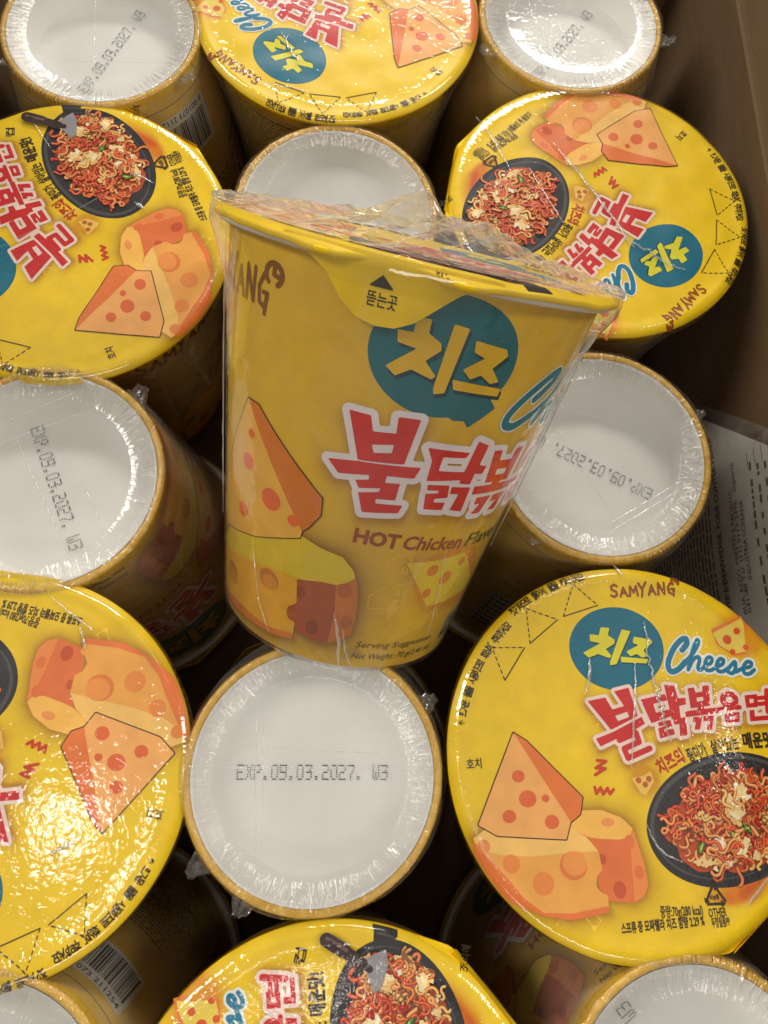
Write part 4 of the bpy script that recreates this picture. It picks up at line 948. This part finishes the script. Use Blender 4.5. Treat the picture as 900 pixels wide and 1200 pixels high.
def tip(k, px, py, s=1.0, lift=.3, kk=0):
    o = roots[k]; (x, y), = on(o, [(px, py)]); r = math.hypot(x, y) / 1000
    add_tip(o, math.degrees(math.atan2(y, x)), (lidtop - .004) if k.isupper() else .0015, min(r, (RL if k.isupper() else RB)) , kk, s, lift if k.isupper() else -lift)
tip('a', 8, 68, .6, .4, 0); tip('a', 226, 92, 1.1, .5, 1); tip('c', 560, 62, 1.0, .5, 2); tip('c', 782, 45, .9, .3, 3); tip('d', 165, 458, .9, .3, 1); tip('e', 836, 478, .6, .3, 2)
tip('e', 618, 640, .8, .8, 0); tip('f', 236, 1012, .9, .4, 3); tip('f', 290, 1050, 1.0, .5, 1); tip('A', 256, 235, .5, .2, 0); tip('f', 505, 820, .8, .4, 2)

# ------------------------------------------------------------------ cardboard box
box = empty('cardboard_box'); box.location = (0, .06, -.1035)
tag(box, 'brown cardboard carton holding the noodle cups, its right side wall and fold showing', 'box')
def slab(name, x0, x1, y0, y1, z0, z1, parent, mat='card', bev=0):
    V = [(x, y, z) for x in (x0, x1) for y in (y0, y1) for z in (z0, z1)]
    F = [(0, 1, 3, 2), (4, 6, 7, 5), (0, 4, 5, 1), (2, 3, 7, 6), (0, 2, 6, 4), (1, 5, 7, 3)]
    return obj(name, mesh(name, V, F, smooth=False), M[mat], parent)
BZ = .1035
slab('floor_panel', -.140, .140, -.21, .235, -.004, 0, box)
slab('side_panel', .1335, .1375, -.21, .235, .0002, BZ + .0050, box); slab('side_panel', -.1400, -.1360, -.21, .235, .0002, BZ + .0050, box)
slab('end_panel', -.1358, .1333, .231, .235, .0002, BZ + .0050, box); slab('end_panel', -.1358, .1333, -.21, -.206, .0002, BZ + .0050, box)
def flap(sign):
    V = []; F = []; prof = [(0, .0052), (.0007, .0060), (.0012, .0075), (.010, .050), (.018, .085)]
    x0 = .1335 if sign > 0 else -.136
    for y in np.linspace(-.21, .235, 12):
        for dx, dz in prof: V.append((x0 + sign * dx, y, BZ + dz))
        for dx, dz in reversed(prof): V.append((x0 + sign * (dx + .0038), y, BZ + dz))
    k = 2 * len(prof)
    for j in range(11):
        for i in range(k): F.append((j * k + i, j * k + (i + 1) % k, (j + 1) * k + (i + 1) % k, (j + 1) * k + i))
    F += [tuple(range(k)), tuple(range(11 * k, 12 * k))[::-1]]
    obj('flap', mesh('flap', V, F, smooth=False), M['card'], box)
flap(1); flap(-1)

# ------------------------------------------------------------------ importer's sheet in a clear sleeve, standing between the cups and the carton
sh = empty('printed_sheet'); tag(sh, 'grey printed label sheet in clear plastic, standing against the right side of the carton', 'label sheet')
def wx(px, py, x0):
    d = R @ np.array([px - 450, 600 - py, -866.0]); t = x0 / d[0]; q = d * t + [0, 0, CAMH]; return q[1], q[2]
XS = .1310
def yz(x, y, off=0.0): return (XS - off + .06 * (-(y)) * -1, x, y)      # leans a little
def shmap(X, Y, off): Z = Y / 1000; return np.stack([XS + .02 * Z - off / 1000 + .0005 * np.sin(X * .09), X / 1000, Z], 1)
g = []
cols_ = []
nn = 24; V = []; F = []
for j in range(nn + 1):
    for i in range(nn + 1):
        u, v = i / nn, j / nn; z = -8 - 84 * v; ymax = 80 + 26 * min(1, max(0, (-z - 8) / 38)); V.append((18 + (ymax - 18) * u, z))
P3 = shmap(np.array([v[0] for v in V]), np.array([v[1] for v in V]), np.zeros(len(V)))
for j in range(nn):
    for i in range(nn): F.append((j * (nn + 1) + i, j * (nn + 1) + i + 1, (j + 1) * (nn + 1) + i + 1, (j + 1) * (nn + 1) + i))
obj('paper', mesh('paper', P3, F, cols=np.tile(np.array(lin((226, 223, 214))), (len(V), 1))), M['paper'], sh)
ta = Art(shmap); K = (50, 48, 46)
def line(body, z, y0, y1, h, bold=0.0):
    V_, F_ = text_mesh(body, bold); x0, x1 = V_[:, 0].min(), V_[:, 0].max(); s = (y1 - y0) / (x1 - x0); sy = h / .7
    ta.add([(y0 + (a - x0) * s, z - b * sy) for a, b in V_], [f for f in F_], lin(K), 3)
def zrow(px, py): return wx(px, py, XS)[1] * 1000
line('LEITE E DERIVADOS. PODE CONTER PEIXES', zrow(846, 600), 34, 97, 2.6, .03)
line('EMBALAGEM COM 70 g', zrow(855, 680), 32, 62, 1.9)
line('RUA, RECO, PRESTO E PADDOC', zrow(868, 640), 34, 75, 2.1, .01); line('041-48 Tel: (11) 0113-2496   suporte', zrow(873, 640), 34, 84, 2.1, .01); line('INDUSTRIA COREANA', zrow(880, 640), 44, 70, 2.2, .01)
rg = random.Random(12)
for z in np.arange(zrow(838, 640), -90, -2.4):
    y = 30
    while y < 90: wd = rg.uniform(1.5, 6); ta.add([(y, z), (y + wd, z), (y + wd, z + 1.0), (y, z + 1.0)], [(0, 1, 2, 3)], lin((70, 68, 66)), 3); y += wd + .9
for px in (887, 896, 905, 914):
    z = zrow(px, 620); ta.add([(30, z), (84, z), (84, z + .3), (30, z + .3)], [(0, 1, 2, 3)], lin(K), 3); y = 32
    while y < 80: wd = rg.uniform(1.2, 3); ta.add([(y, z + .8), (y + wd, z + .8), (y + wd, z + 2.0), (y, z + 2.0)], [(0, 1, 2, 3)], lin(K), 3); y += wd + rg.choice([.7, 3.0])
ta.build('lettering', M['paper'], sh)
V = []; F = []; rg = random.Random(2)
for j in range(19):
    for i in range(25):
        u, v = i / 24, j / 18; z = -4 - 90 * v; ymax = 84 + 28 * min(1, max(0, (-z - 4) / 42)); X = 12 + (ymax - 12) * u
        V.append((XS + .02 * z / 1000 - .0012 + .0005 * math.sin(X * .3 + z * .1) + rg.gauss(0, .00015), X / 1000, z / 1000))
for j in range(18):
    for i in range(24): F.append((j * 25 + i, j * 25 + i + 1, (j + 1) * 25 + i + 1, (j + 1) * 25 + i))
obj('clear_sleeve', mesh('clear_sleeve', V, F), M['crumple'], sh)
